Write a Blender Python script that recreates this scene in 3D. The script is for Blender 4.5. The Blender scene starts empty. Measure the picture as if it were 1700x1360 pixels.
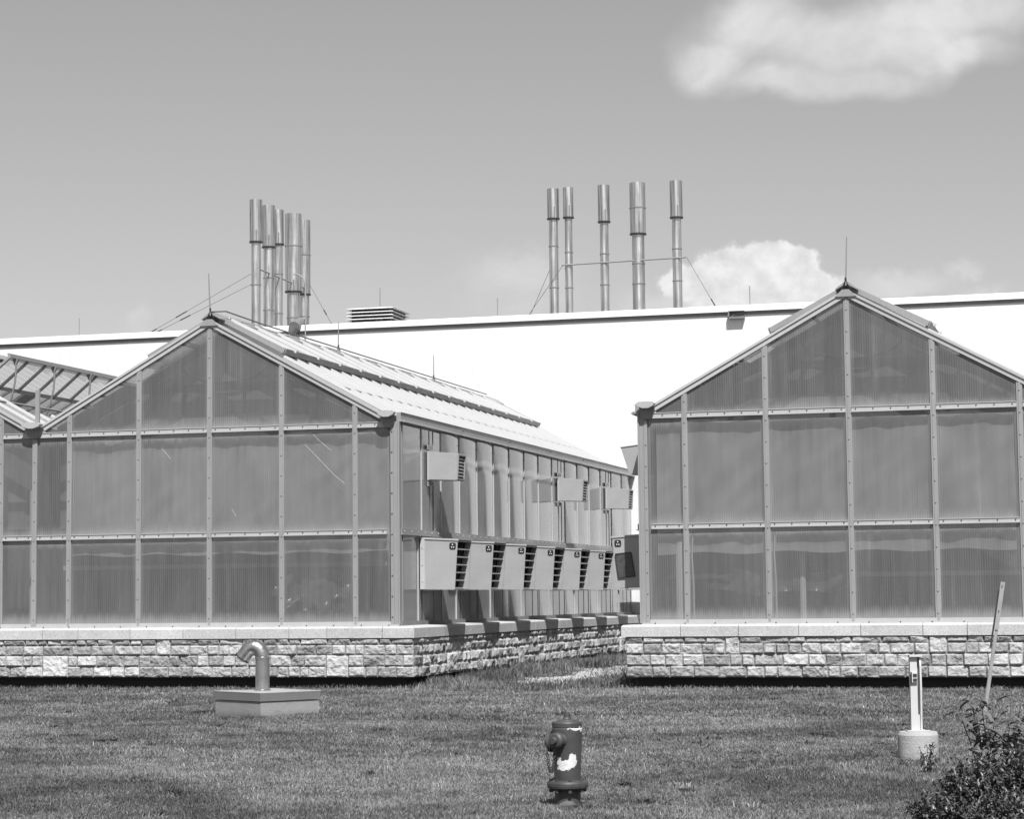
import bpy, math, random
import numpy as np
from mathutils import Vector, Matrix, noise
R = math.radians
random.seed(7)
rng = np.random.default_rng(7)
S = bpy.context.scene
COL = S.collection

# ------------------------------------------------------------------ camera
cam = bpy.data.cameras.new('camera')
cam.sensor_fit = 'HORIZONTAL'; cam.sensor_width = 36.0
cam.lens = 3609.14 / 1700 * 36.0
cam.clip_start = 0.5; cam.clip_end = 4000
camo = bpy.data.objects.new('camera', cam); COL.objects.link(camo)
cr = Vector((0.96371993, 0.26672765, -0.01001327))
cu = Vector((0.03258189, -0.0803225, 0.99623628))
cw = Vector((-0.26491947, 0.960419, 0.08609888))
M = Matrix((cr, cu, -cw)).transposed().to_4x4()
M.translation = Vector((13.765, -31.875, 1.397))
camo.matrix_world = M
S.camera = camo

# ------------------------------------------------------------------ world, sun, exposure
SUN = Vector((0.29, -0.667, 1.0)).normalized()
S.view_settings.view_transform = 'Standard'
S.view_settings.look = 'None'
S.view_settings.exposure = 0.55
S.view_settings.gamma = 1.0
S.cycles.max_bounces = 8
S.cycles.transparent_max_bounces = 24
S.cycles.use_adaptive_sampling = False
W = bpy.data.worlds.new("World"); S.world = W; W.use_nodes = True

class NT:
    """small helper for writing node trees"""
    def __init__(s, tree): s.t = tree; s.n = tree.nodes; s.l = tree.links
    def node(s, typ, **kw):
        n = s.n.new(typ)
        for k, v in kw.items(): setattr(n, k, v)
        return n
    def put(s, sock, v):
        if v is None: return
        if isinstance(v, bpy.types.NodeSocket): s.l.new(v, sock)
        else: sock.default_value = v
    def m(s, op, a, b=None, c=None, clamp=False):
        n = s.node('ShaderNodeMath', operation=op); n.use_clamp = clamp
        for i, v in enumerate((a, b, c)): s.put(n.inputs[i], v)
        return n.outputs[0]
    def vm(s, op, a, b=None, scale=None):
        n = s.node('ShaderNodeVectorMath', operation=op)
        s.put(n.inputs[0], a); s.put(n.inputs[1], b)
        if scale is not None: s.put(n.inputs[3], scale)
        return n.outputs['Value'] if op in ('DOT_PRODUCT', 'LENGTH') else n.outputs[0]
    def noise(s, vec, scale, detail=3, rough=0.55, dist=0.0, out=0):
        n = s.node('ShaderNodeTexNoise'); s.put(n.inputs['Vector'], vec)
        n.inputs['Scale'].default_value = scale; n.inputs['Detail'].default_value = detail
        n.inputs['Roughness'].default_value = rough; n.inputs['Distortion'].default_value = dist
        return n.outputs[out]
    def ramp(s, v, a, b, c=0.0, d=1.0, smooth=False):
        n = s.node('ShaderNodeMapRange'); n.interpolation_type = 'SMOOTHSTEP' if smooth else 'LINEAR'
        n.clamp = True
        for i, x in enumerate((v, a, b, c, d)): s.put(n.inputs[i], x)
        return n.outputs[0]
    def comb(s, x, y, z=0.0):
        n = s.node('ShaderNodeCombineXYZ')
        for i, v in enumerate((x, y, z)): s.put(n.inputs[i], v)
        return n.outputs[0]
    def sep(s, v):
        n = s.node('ShaderNodeSeparateXYZ'); s.put(n.inputs[0], v); return n.outputs
    def gray(s, v):
        n = s.node('ShaderNodeCombineColor')
        for i in range(3): s.put(n.inputs[i], v)
        return n.outputs[0]
    def mix(s, f, a, b): # float mix
        n = s.node('ShaderNodeMix', data_type='FLOAT'); s.put(n.inputs[0], f); s.put(n.inputs[2], a); s.put(n.inputs[3], b)
        return n.outputs[0]

def build_world():
    t = W.node_tree; t.nodes.clear(); N = NT(t)
    sky = N.node('ShaderNodeTexSky', sky_type='NISHITA', sun_disc=False)
    sky.sun_elevation = math.asin(SUN.z); sky.sun_rotation = math.atan2(SUN.x, SUN.y)
    sky.altitude = 200; sky.air_density = 1.0; sky.dust_density = 0.6; sky.ozone_density = 1.0
    sp = N.node('ShaderNodeSeparateColor'); N.put(sp.inputs[0], sky.outputs[0])
    # black and white film: one grey value from the three channels
    bw = N.m('ADD', N.m('ADD', N.m('MULTIPLY', sp.outputs[0], 0.15), N.m('MULTIPLY', sp.outputs[1], 0.35)), N.m('MULTIPLY', sp.outputs[2], 0.50))
    d = N.node('ShaderNodeTexCoord').outputs['Generated']
    w0 = (-0.26590689, 0.96399872, 0.0); r0 = (0.96399872, 0.26590689, 0.0)
    dw = N.vm('DOT_PRODUCT', d, w0); dwc = N.m('MAXIMUM', dw, 0.02)
    u = N.m('DIVIDE', N.vm('DOT_PRODUCT', d, r0), dwc)
    v = N.m('DIVIDE', N.sep(d)[2], dwc)
    uv = N.comb(u, v)
    def field(blobs, nscale, amp, det):
        n1 = N.node('ShaderNodeTexNoise'); N.put(n1.inputs['Vector'], uv); n1.inputs['Scale'].default_value = nscale
        n1.inputs['Detail'].default_value = det; n1.inputs['Roughness'].default_value = 0.6
        off = N.vm('SCALE', N.vm('SUBTRACT', n1.outputs['Color'], (0.5, 0.5, 0.5)), scale=amp)
        q = N.vm('ADD', uv, off)
        acc = None
        for (cx, cy, rx, ry) in blobs:
            e = N.vm('MULTIPLY', N.vm('SUBTRACT', q, (cx, cy, 0)), (1/rx, 1/ry, 0))
            f = N.m('SUBTRACT', 1.0, N.vm('LENGTH', e))
            acc = f if acc is None else N.m('SMOOTH_MAX', acc, f, 0.35)
        return acc
    cum = [(0.0915,0.1467,0.0116,0.0133), (0.1028,0.1528,0.0133,0.0116), (0.1159,0.1526,0.0139,0.0116), (0.1260,0.1559,0.0111,0.0100), (0.1334,0.1491,0.0139,0.0133), (0.1472,0.1405,0.0116,0.0100), (0.0788,0.1440,0.0116,0.0094), (0.1122,0.1357,0.0360,0.0166), (0.1346,0.1355,0.0249,0.0139)]
    wis = [(0.0975,0.2510,0.0236,0.0166), (0.1176,0.2667,0.0333,0.0194), (0.1485,0.2606,0.0388,0.0208), (0.1853,0.2645,0.0471,0.0208), (0.2194,0.2714,0.0471,0.0166), (0.1566,0.2433,0.0526,0.0111), (0.2076,0.2528,0.0360,0.0125), (0.1255,0.2407,0.0305,0.0097),
           (-0.15, 0.42, 0.3, 0.03), (0.35, 0.30, 0.2, 0.03), (0.1, 0.55, 0.3, 0.05)]
    fnt = [(-0.1732,0.1296,0.0111,0.0094), (0.2240,0.1369,0.0249,0.0094), (0.2104,0.1503,0.0139,0.0072), (0.0034,0.1453,0.0388,0.0222), (0.1822,0.1435,0.0333,0.0111), (0.0703,0.1334,0.0333,0.0166)]
    A = field(cum, 110, 0.013, 6); B = field(wis, 15, 0.035, 4); C = field(fnt, 60, 0.02, 4)
    a = N.m('MULTIPLY', N.ramp(A, -0.02, 0.30, smooth=True), 0.97)
    b = N.m('MULTIPLY', N.ramp(B, -0.25, 0.75, smooth=True), 0.92)
    c = N.m('MULTIPLY', N.ramp(C, 0.0, 0.8, smooth=True), 0.6)
    dens = N.m('MAXIMUM', N.m('MAXIMUM', a, b), c)
    front = N.ramp(dw, 0.1, 0.2)
    dens = N.m('MULTIPLY', dens, front)
    # clouds elsewhere in the sky
    gen = N.noise(N.vm('MULTIPLY', d, (1, 1, 2.5)), 2.2, 6, 0.6)
    behind = N.m('MULTIPLY', N.ramp(gen, 0.55, 0.75, smooth=True), N.ramp(dw, 0.55, 0.15))
    dens = N.m('MAXIMUM', dens, behind)
    puff = N.noise(uv, 75, 5, 0.6)
    shade = N.ramp(puff, 0.3, 0.7, 7.6, 10.6)
    soft = N.ramp(N.noise(uv, 17, 6, 0.62, 0.6), 0.36, 0.66, 6.7, 9.0)
    shade_b = N.mix(N.ramp(a, 0.3, 0.9), soft, shade)
    skyv = N.mix(dens, N.m('MULTIPLY', bw, 1.10), shade_b)
    bg = N.node('ShaderNodeBackground'); N.put(bg.inputs[0], N.gray(skyv)); bg.inputs[1].default_value = 0.062
    out = N.node('ShaderNodeOutputWorld'); t.links.new(bg.outputs[0], out.inputs[0])
build_world()

sl = bpy.data.lights.new('sun', 'SUN'); sl.energy = 4.8; sl.angle = R(0.53); sl.color = (1, 1, 1)
so = bpy.data.objects.new('sun', sl); COL.objects.link(so)
so.rotation_euler = (-SUN).to_track_quat('-Z', 'Y').to_euler(); so.location = (20, -40, 60)

# ------------------------------------------------------------------ materials (the photograph is black and white film)
MATS = {}
def metal(name, base, var=0.15, rough=0.45, spec=0.5, metallic=0.0, nscale=6, streak=0.0, bump=0.0, fine=0.06, stretch=(1,1,1), world=False):
    m = bpy.data.materials.new(name); m.use_nodes = True; t = m.node_tree; t.nodes.clear(); N = NT(t)
    tc = N.node('ShaderNodeTexCoord').outputs['Object']
    if world: tc = N.node('ShaderNodeNewGeometry').outputs['Position']
    p = N.vm('MULTIPLY', tc, stretch)
    n1 = N.noise(p, nscale, 4); n2 = N.noise(p, nscale*14, 3)
    f = N.m('ADD', N.m('MULTIPLY', N.m('SUBTRACT', n1, 0.5), 2*var), N.m('MULTIPLY', N.m('SUBTRACT', n2, 0.5), 2*fine))
    if streak:
        st = N.noise(N.vm('MULTIPLY', tc, (18, 18, 0.7)), 1.0, 4)
        f = N.m('ADD', f, N.m('MULTIPLY', N.m('SUBTRACT', st, 0.5), 2*streak))
    if 'concrete' in name:
        dz = N.m('ADD', N.sep(tc)[2], N.m('MULTIPLY', N.noise(tc, 12, 4), 0.10))
        f = N.m('SUBTRACT', f, N.m('ADD', N.ramp(dz, 0.05, 0.16, 0.38, 0.0), N.ramp(N.noise(tc, 55, 2), 0.66, 0.72, 0.0, 0.4)))
    v = N.m('MULTIPLY', N.m('ADD', f, 1.0), base, clamp=True)
    b = N.node('ShaderNodeBsdfPrincipled'); N.put(b.inputs['Base Color'], N.gray(v))
    b.inputs['Roughness'].default_value = rough; b.inputs['Metallic'].default_value = metallic
    b.inputs['Specular IOR Level'].default_value = spec
    N.put(b.inputs['Roughness'], N.ramp(n1, 0.3, 0.7, rough*0.8, min(1, rough*1.2)))
    if bump:
        bp = N.node('ShaderNodeBump'); bp.inputs['Strength'].default_value = bump; bp.inputs['Distance'].default_value = 0.01
        N.put(bp.inputs['Height'], N.m('ADD', n2, N.m('MULTIPLY', n1, 2.0))); t.links.new(bp.outputs[0], b.inputs['Normal'])
    o = N.node('ShaderNodeOutputMaterial'); t.links.new(b.outputs[0], o.inputs[0])
    MATS[name] = m; return m

M_alu = metal('aluminium_frame', 0.25, 0.10, 0.5, 0.5, 0.0, 2, streak=0.15, bump=0.03)
M_barw = metal('white_glazing_bar', 0.50, 0.08, 0.4, 0.5, 0.0, 3)
M_alu_l = metal('bright_aluminium', 0.37, 0.08, 0.4, 0.5, 0.0, 3, streak=0.08)
M_alu_d = metal('weathered_shaded_aluminium', 0.17, 0.2, 0.5, 0.5, 0.0, 3, streak=0.2)  # dark tone also stands for shade: parapet strip, gutter bowls
M_dark = metal('dark_metal', 0.03, 0.3, 0.5)
M_black = metal('black_plastic', 0.012, 0.2, 0.6)
M_galv = metal('galvanised_sheet', 0.35, 0.16, 0.42, 0.5, 0.15, 2.2, streak=0.0, bump=0.06, fine=0.12)
M_shiny = metal('flue_steel', 0.54, 0.10, 0.40, 0.5, 0.95, 1.5, streak=1.3, bump=0.0, fine=0.02)  # strong streaks put dark and bright reflection bands into the colour
M_pipe = metal('spiral_duct_steel', 0.42, 0.25, 0.32, 0.5, 0.9, 9, streak=0.10, bump=0.1)
M_white = metal('white_paint_metal', 0.74, 0.03, 0.5, 0.4)
M_screw = metal('screw_steel', 0.5, 0.1, 0.3, 0.5, 0.8)
M_screw_d = metal('screw_washer_dark', 0.08, 0.1, 0.6)
M_conc2 = metal('footing_concrete', 0.36, 0.14, 0.9, 0.2, 0, 5, bump=0.5, fine=0.14)
M_conc = metal('cast_concrete', 0.27, 0.14, 0.9, 0.2, 0, 5, bump=0.5, fine=0.14)
M_postp = metal('post_paint', 0.50, 0.06, 0.5, 0.4, 0, 5, streak=0.06)
M_found = metal('foundation_shade_black', 0.035, 0.4, 0.8, 0.2, 0, 3, bump=0.4)  # shade under the stone overhang is put into this black
M_wire = metal('wire', 0.10, 0.2, 0.5)
M_rod = metal('rod_steel', 0.22, 0.2, 0.4)
M_int = metal('interior_galvanised', 0.30, 0.2, 0.6, 0.3, 0, 2)
M_bench = metal('bench_top', 0.6, 0.15, 0.6, 0.3, 0, 2)
M_floor = metal('interior_floor', 0.25, 0.2, 0.9, 0.1, 0, 1)
M_post_e = metal('emblem_print', 0.75, 0.05, 0.6)
M_stem = metal('shrub_stem', 0.10, 0.3, 0.8, 0.2, 0, 20)
M_stake = metal('stake_galvanised', 0.40, 0.25, 0.38, 0.5, 0.4, 8, streak=0.3)
M_side_frame = metal('side_frame', 0.40, 0.10, 0.45, 0.5, 0.0, 3, streak=0.1)

def mat_siding():
    m = bpy.data.materials.new('white_siding'); m.use_nodes = True; t = m.node_tree; t.nodes.clear(); N = NT(t)
    tc = N.node('ShaderNodeTexCoord').outputs['Object']
    x = N.sep(tc)
    cell = N.node('ShaderNodeTexWhiteNoise', noise_dimensions='1D')
    N.put(cell.inputs['W'], N.m('FLOOR', N.m('DIVIDE', x[0], 0.305)))
    n1 = N.noise(N.vm('MULTIPLY', tc, (1, 1, 0.6)), 0.7, 5)
    n2 = N.noise(tc, 40, 3)
    v = N.m('ADD', 0.655, N.m('ADD', N.m('MULTIPLY', N.m('SUBTRACT', cell.outputs[0], 0.5), 0.03), N.m('MULTIPLY', N.m('SUBTRACT', n1, 0.5), 0.12)))
    fr = N.m('FRACT', N.m('DIVIDE', x[0], 0.305))
    seam = N.m('LESS_THAN', fr, 0.035)
    v = N.m('SUBTRACT', v, N.m('MULTIPLY', seam, 0.07))
    v = N.m('ADD', v, N.m('MULTIPLY', N.m('SUBTRACT', n2, 0.5), 0.03))
    b = N.node('ShaderNodeBsdfPrincipled'); N.put(b.inputs['Base Color'], N.gray(v)); b.inputs['Roughness'].default_value = 0.35
    bp = N.node('ShaderNodeBump'); bp.inputs['Strength'].default_value = 0.25; bp.inputs['Distance'].default_value = 0.02
    N.put(bp.inputs['Height'], N.m('ADD', n1, N.m('MULTIPLY', seam, -0.3))); t.links.new(bp.outputs[0], b.inputs['Normal'])
    o = N.node('ShaderNodeOutputMaterial'); t.links.new(b.outputs[0], o.inputs[0]); return m
M_siding = mat_siding()

def mat_poly(name, base, transp, rough=0.16, fres=0.5, ribs=True, edge=0.5, stretchz=0.25, ribaxis=0, vari=0.25, transl=0.0):
    """multiwall polycarbonate sheet: milky, ribbed, weathered, partly see-through"""
    m = bpy.data.materials.new(name); m.use_nodes = True; t = m.node_tree; t.nodes.clear(); N = NT(t)
    T = N.node('ShaderNodeTexCoord'); tc = T.outputs['Object']; uv = N.sep(T.outputs['UV'])
    rnd = N.node('ShaderNodeObjectInfo').outputs['Random']
    seed = N.m('MULTIPLY', rnd, 57.0)
    pos = N.node('ShaderNodeNewGeometry').outputs['Position']
    pp = N.vm('ADD', N.vm('MULTIPLY', pos, (1, 1, stretchz)), N.comb(seed, seed, seed))
    big = N.noise(pp, 1.3, 5, 0.6, 0.8)
    stv = N.noise(N.vm('ADD', N.vm('MULTIPLY', pos, (9, 9, 0.35)), N.comb(seed, seed, seed)), 1.0, 5, 0.7)
    fine = N.noise(pos, 55, 2)
    # dirt / condensation gathers along the frame, with a streaky upper edge
    dx = N.m('MINIMUM', uv[0], N.m('SUBTRACT', 1.0, uv[0])); top = N.m('SUBTRACT', 1.0, uv[1])
    j = N.m('MULTIPLY', N.m('SUBTRACT', stv, 0.5), 0.22)
    eb = N.ramp(N.m('ADD', uv[1], j), 0.0, 0.16, 1.0, 0.0, True)
    et = N.m('MULTIPLY', N.ramp(N.m('ADD', top, j), 0.0, 0.12, 1.0, 0.0, True), N.ramp(rnd, 0.2, 0.9, 0.3, 1.0))
    es = N.m('MULTIPLY', N.ramp(N.m('ADD', dx, N.m('MULTIPLY', j, 0.4)), 0.0, 0.10, 1.0, 0.0, True), 0.6)
    e = N.m('MULTIPLY', N.m('MAXIMUM', N.m('MAXIMUM', eb, et), es), edge)
    v = N.m('ADD', 1.0, N.m('MULTIPLY', N.m('SUBTRACT', big, 0.5), 2*vari))
    v = N.m('ADD', v, N.m('MULTIPLY', N.m('SUBTRACT', stv, 0.5), 0.55*vari/0.25))
    v = N.m('ADD', v, N.m('MULTIPLY', N.m('SUBTRACT', fine, 0.5), 0.10))
    v = N.m('ADD', v, e)
    v = N.m('ADD', v, N.m('MULTIPLY', N.ramp(stv, 0.60, 0.78, 0.0, 2.2*vari, True), N.ramp(big, 0.40, 0.65)))
    v = N.m('ADD', v, N.ramp(rnd, 0, 1, -0.07, 0.07))
    if ribs:
        c = N.sep(pos)[ribaxis]
        rib = N.m('SINE', N.m('MULTIPLY', c, 2*math.pi/0.034))
        amp = N.ramp(N.noise(pp, 2.1, 2), 0.35, 0.65, 0.06, 0.24)
        v = N.m('ADD', v, N.m('MULTIPLY', rib, amp))
    col = N.gray(N.m('MULTIPLY', v, base, clamp=True))
    dif = N.node('ShaderNodeBsdfDiffuse'); N.put(dif.inputs[0], col)
    body = dif.outputs[0]
    if transl:
        tl = N.node('ShaderNodeBsdfTranslucent'); tl.inputs[0].default_value = (.85, .85, .85, 1)
        mx = N.node('ShaderNodeMixShader'); mx.inputs[0].default_value = transl
        t.links.new(body, mx.inputs[1]); t.links.new(tl.outputs[0], mx.inputs[2]); body = mx.outputs[0]
    if transp:
        tr = N.node('ShaderNodeBsdfTransparent')
        mx = N.node('ShaderNodeMixShader'); N.put(mx.inputs[0], N.m('SUBTRACT', transp, N.m('MULTIPLY', e, 0.25), clamp=True))
        t.links.new(body, mx.inputs[1]); t.links.new(tr.outputs[0], mx.inputs[2]); body = mx.outputs[0]
    gl = N.node('ShaderNodeBsdfGlossy'); gl.inputs['Roughness'].default_value = rough; gl.inputs[0].default_value = (.95, .95, .95, 1)
    geo = N.node('ShaderNodeNewGeometry')
    cs = N.m('ABSOLUTE', N.vm('DOT_PRODUCT', geo.outputs['Normal'], geo.outputs['Incoming']))
    schl = N.m('ADD', 0.045, N.m('MULTIPLY', 0.955, N.m('POWER', N.m('SUBTRACT', 1.0, cs, clamp=True), 4.0)))
    mx = N.node('ShaderNodeMixShader'); N.put(mx.inputs[0], N.m('MULTIPLY', schl, fres, clamp=True))
    t.links.new(body, mx.inputs[1]); t.links.new(gl.outputs[0], mx.inputs[2])
    o = N.node('ShaderNodeOutputMaterial'); t.links.new(mx.outputs[0], o.inputs[0]); return m
M_pg = mat_poly('gable_polycarbonate', 0.145, 0.38, 0.18, 0.6, edge=0.75, vari=0.40)
M_ps = mat_poly('side_polycarbonate', 0.23, 0.08, 0.09, 1.1, ribs=False, edge=0.18, vari=0.16)
M_pr = mat_poly('roof_polycarbonate', 0.32, 0.22, 0.15, 0.6, ribs=False, edge=0.0, stretchz=1, vari=0.10, transl=0.45)

def mat_stone():
    m = bpy.data.materials.new('rough_limestone'); m.use_nodes = True; t = m.node_tree; t.nodes.clear(); N = NT(t)
    pos = N.node('ShaderNodeNewGeometry').outputs['Position']
    at = N.node('ShaderNodeAttribute', attribute_name='tone').outputs['Fac']
    n1 = N.noise(pos, 9, 5, 0.65, 0.6); n2 = N.noise(pos, 45, 5, 0.7)
    v = N.m('ADD', at, N.m('ADD', N.m('MULTIPLY', N.m('SUBTRACT', n1, 0.5), 0.42), N.m('MULTIPLY', N.m('SUBTRACT', n2, 0.5), 0.30)))
    pit = N.ramp(N.noise(pos, 30, 4, 0.6, 1.5), 0.30, 0.38, 0.55, 1.0)
    v = N.m('MULTIPLY', v, pit, clamp=True)
    b = N.node('ShaderNodeBsdfPrincipled'); N.put(b.inputs['Base Color'], N.gray(v)); b.inputs['Roughness'].default_value = 0.95; b.inputs['Specular IOR Level'].default_value = 0.15
    bp = N.node('ShaderNodeBump'); bp.inputs['Strength'].default_value = 0.7; bp.inputs['Distance'].default_value = 0.03
    N.put(bp.inputs['Height'], N.m('ADD', n2, n1)); t.links.new(bp.outputs[0], b.inputs['Normal'])
    o = N.node('ShaderNodeOutputMaterial'); t.links.new(b.outputs[0], o.inputs[0]); return m
M_stone = mat_stone()

def mat_coping():
    m = bpy.data.materials.new('bush_hammered_coping'); m.use_nodes = True; t = m.node_tree; t.nodes.clear(); N = NT(t)
    pos = N.node('ShaderNodeNewGeometry').outputs['Position']
    at = N.node('ShaderNodeAttribute', attribute_name='tone').outputs['Fac']
    n1 = N.noise(pos, 26, 3, 0.5, 3.0); n2 = N.noise(pos, 3, 4)
    v = N.m('ADD', at, N.m('ADD', N.m('MULTIPLY', N.m('SUBTRACT', n1, 0.5), 0.62), N.m('MULTIPLY', N.m('SUBTRACT', n2, 0.5), 0.16)), clamp=True)
    b = N.node('ShaderNodeBsdfPrincipled'); N.put(b.inputs['Base Color'], N.gray(v)); b.inputs['Roughness'].default_value = 0.9; b.inputs['Specular IOR Level'].default_value = 0.15
    bp = N.node('ShaderNodeBump'); bp.inputs['Strength'].default_value = 0.5; bp.inputs['Distance'].default_value = 0.008
    N.put(bp.inputs['Height'], n1); t.links.new(bp.outputs[0], b.inputs['Normal'])
    o = N.node('ShaderNodeOutputMaterial'); t.links.new(b.outputs[0], o.inputs[0]); return m
M_coping = mat_coping()

def mat_grass(name, lo, hi, blade=True):
    m = bpy.data.materials.new(name); m.use_nodes = True; t = m.node_tree; t.nodes.clear(); N = NT(t)
    pos = N.node('ShaderNodeNewGeometry').outputs['Position']
    p2 = N.vm('MULTIPLY', pos, (1, 1, 0))
    a = N.noise(p2, 0.42, 5, 0.62, 0.8); b_ = N.noise(p2, 2.6, 4, 0.6)
    f = N.m('ADD', N.m('MULTIPLY', a, 0.62), N.m('MULTIPLY', b_, 0.38))
    v = N.ramp(f, 0.36, 0.64, lo, hi, True)
    if blade:
        at = N.node('ShaderNodeAttribute', attribute_name='tone').outputs['Fac']
        v = N.m('MULTIPLY', v, at)
    else:
        v = N.m('MULTIPLY', v, N.ramp(N.noise(pos, 60, 3), 0.3, 0.7, 0.6, 1.3))
    dif = N.node('ShaderNodeBsdfPrincipled'); N.put(dif.inputs['Base Color'], N.gray(v)); dif.inputs['Roughness'].default_value = 0.6; dif.inputs['Specular IOR Level'].default_value = 0.3
    out = dif.outputs[0]
    if blade:
        tl = N.node('ShaderNodeBsdfTranslucent'); N.put(tl.inputs[0], N.gray(v))
        mx = N.node('ShaderNodeMixShader'); mx.inputs[0].default_value = 0.3
        t.links.new(out, mx.inputs[1]); t.links.new(tl.outputs[0], mx.inputs[2]); out = mx.outputs[0]
    o = N.node('ShaderNodeOutputMaterial'); t.links.new(out, o.inputs[0]); return m
M_grass = mat_grass('grass_blades', 0.095, 0.27)
M_soil = mat_grass('turf_soil', 0.05, 0.09, False)
M_leaf = metal('leaf_dark', 0.085, 0.45, 0.45, 0.5, 0, 14)
M_leaf2 = metal('leaf_mid', 0.11, 0.35, 0.4, 0.5, 0, 10)
M_grav = metal('gravel_stone', 0.36, 0.5, 0.9, 0.2, 0, 9)

# ------------------------------------------------------------------ mesh builder
class MB:
    def __init__(s): s.v = []; s.f = []; s.sm = []; s.uv = {}; s.tone = {}
    def add(s, vs, fs, smooth=False, uvs=None, tone=None):
        o = len(s.v); s.v += [tuple(v) for v in vs]
        for k, f in enumerate(fs):
            if uvs is not None: s.uv[len(s.f)] = [uvs[i] for i in f]
            s.f.append([i + o for i in f]); s.sm.append(smooth)
        if tone is not None:
            for i in range(len(vs)): s.tone[o + i] = tone
        return s
    def box(s, x0, x1, y0, y1, z0, z1, tone=None):
        v = [(x, y, z) for z in (z0, z1) for y in (y0, y1) for x in (x0, x1)]
        return s.add(v, [(0,2,3,1), (4,5,7,6), (0,1,5,4), (2,6,7,3), (0,4,6,2), (1,3,7,5)], tone=tone)
    def hexa(s, p):  # 8 points: bottom 4 ccw, top 4 ccw
        return s.add(p, [(3,2,1,0), (4,5,6,7), (0,1,5,4), (1,2,6,5), (2,3,7,6), (3,0,4,7)])
    def prism(s, poly, axis, a, b):
        """poly = 2-D outline extruded along axis from a to b"""
        def P(q, t):
            return {'x': (t, q[0], q[1]), 'y': (q[0], t, q[1]), 'z': (q[0], q[1], t)}[axis]
        n = len(poly); vs = [P(q, a) for q in poly] + [P(q, b) for q in poly]
        return s.add(vs, [tuple(range(n))[::-1], tuple(range(n, 2*n))] + [(i, (i+1) % n, n+(i+1) % n, n+i) for i in range(n)])
    def bar(s, p, q, w, h, up=(0, 0, 1)):
        p, q = Vector(p), Vector(q); d = (q-p).normalized(); up = Vector(up)
        r = d.cross(up)
        if r.length < 1e-4: r = d.cross(Vector((0, 1, 0)))
        r.normalize(); u = r.cross(d)
        vs = [c + r*a*w/2 + u*b*h/2 for c in (p, q) for a, b in ((-1,-1), (1,-1), (1,1), (-1,1))]
        return s.add(vs, [(0,1,2,3), (7,6,5,4), (0,4,5,1), (1,5,6,2), (2,6,7,3), (3,7,4,0)])
    def tube(s, pts, r, n=8, cap=True, smooth=True):
        pts = [Vector(p) for p in pts]; rs = r if isinstance(r, (list, tuple)) else [r]*len(pts)
        vs = []; prev = None
        for i, p in enumerate(pts):
            d = (pts[min(i+1, len(pts)-1)] - pts[max(i-1, 0)]).normalized()
            if prev is None:
                a = d.cross(Vector((0, 0, 1)))
                if a.length < 1e-3: a = Vector((1, 0, 0))
                a.normalize()
            else:
                a = (prev - d*prev.dot(d)).normalized()
            prev = a; b = d.cross(a)
            vs += [p + (a*math.cos(2*math.pi*k/n) + b*math.sin(2*math.pi*k/n))*rs[i] for k in range(n)]
        fs = []
        for i in range(len(pts)-1):
            for k in range(n):
                k2 = (k+1) % n; fs.append((i*n+k, i*n+k2, (i+1)*n+k2, (i+1)*n+k))
        s.add(vs, fs, smooth)
        if cap:
            s.add(vs[:n], [tuple(range(n))[::-1]]); s.add(vs[-n:], [tuple(range(n))])
        return s
    def lathe(s, prof, cx=0, cy=0, n=28, cz=0, sharp=True):
        for i in range(len(prof)-1):
            (r0, z0), (r1, z1) = prof[i], prof[i+1]
            if r0 < 1e-6 and r1 < 1e-6: continue
            vs = [(cx+r*math.cos(2*math.pi*k/n), cy+r*math.sin(2*math.pi*k/n), cz+z) for r, z in ((r0, z0), (r1, z1)) for k in range(n)]
            s.add(vs, [(k, (k+1) % n, n+(k+1) % n, n+k) for k in range(n)], True)
        return s
    def build(s, name, mat, parent=None, origin=None):
        me = bpy.data.meshes.new(name)
        off = Vector((0, 0, 0))
        if parent is not None:
            q = parent
            while q is not None: off += q.location; q = q.parent
        loc = Vector(origin) if origin is not None else Vector((0, 0, 0))
        sh = off + (loc if parent is None else Vector((0, 0, 0)))
        me.from_pydata([(v[0]-sh.x, v[1]-sh.y, v[2]-sh.z) for v in s.v], [], s.f)
        me.polygons.foreach_set('use_smooth', s.sm)
        if s.uv:
            l = me.uv_layers.new(name='UVMap')
            for pi, u in s.uv.items():
                for k, li in enumerate(me.polygons[pi].loop_indices): l.data[li].uv = u[k]
        if s.tone:
            a = me.attributes.new('tone', 'FLOAT', 'POINT')
            for i, t in s.tone.items(): a.data[i].value = t
        me.materials.append(mat); me.update()
        o = bpy.data.objects.new(name, me); COL.objects.link(o)
        if parent is not None: o.parent = parent
        else: o.location = loc
        return o

def attach(o, mb, mat):
    """screw heads belong to the surface of their part: append them to its mesh"""
    import bmesh
    me = o.data; off = Vector((0, 0, 0)); q = o.parent
    while q is not None: off += q.location; q = q.parent
    if mat.name not in [m.name for m in me.materials]: me.materials.append(mat)
    mi = [m.name for m in me.materials].index(mat.name)
    bm = bmesh.new(); bm.from_mesh(me); vs = [bm.verts.new(Vector(v)-off) for v in mb.v]
    for f in mb.f:
        try: bm.faces.new([vs[i] for i in f]).material_index = mi
        except ValueError: pass
    bm.to_mesh(me); bm.free()

def tag(o, label=None, cat=None, group=None, kind=None):
    if label: o['label'] = label
    if cat: o['category'] = cat
    if group: o['group'] = group
    if kind: o['kind'] = kind
    return o
def thing(name, label, cat, loc, group=None):
    o = bpy.data.objects.new(name, None); COL.objects.link(o); o.location = loc; o.empty_display_size = 0.2
    return tag(o, label, cat, group)

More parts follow.
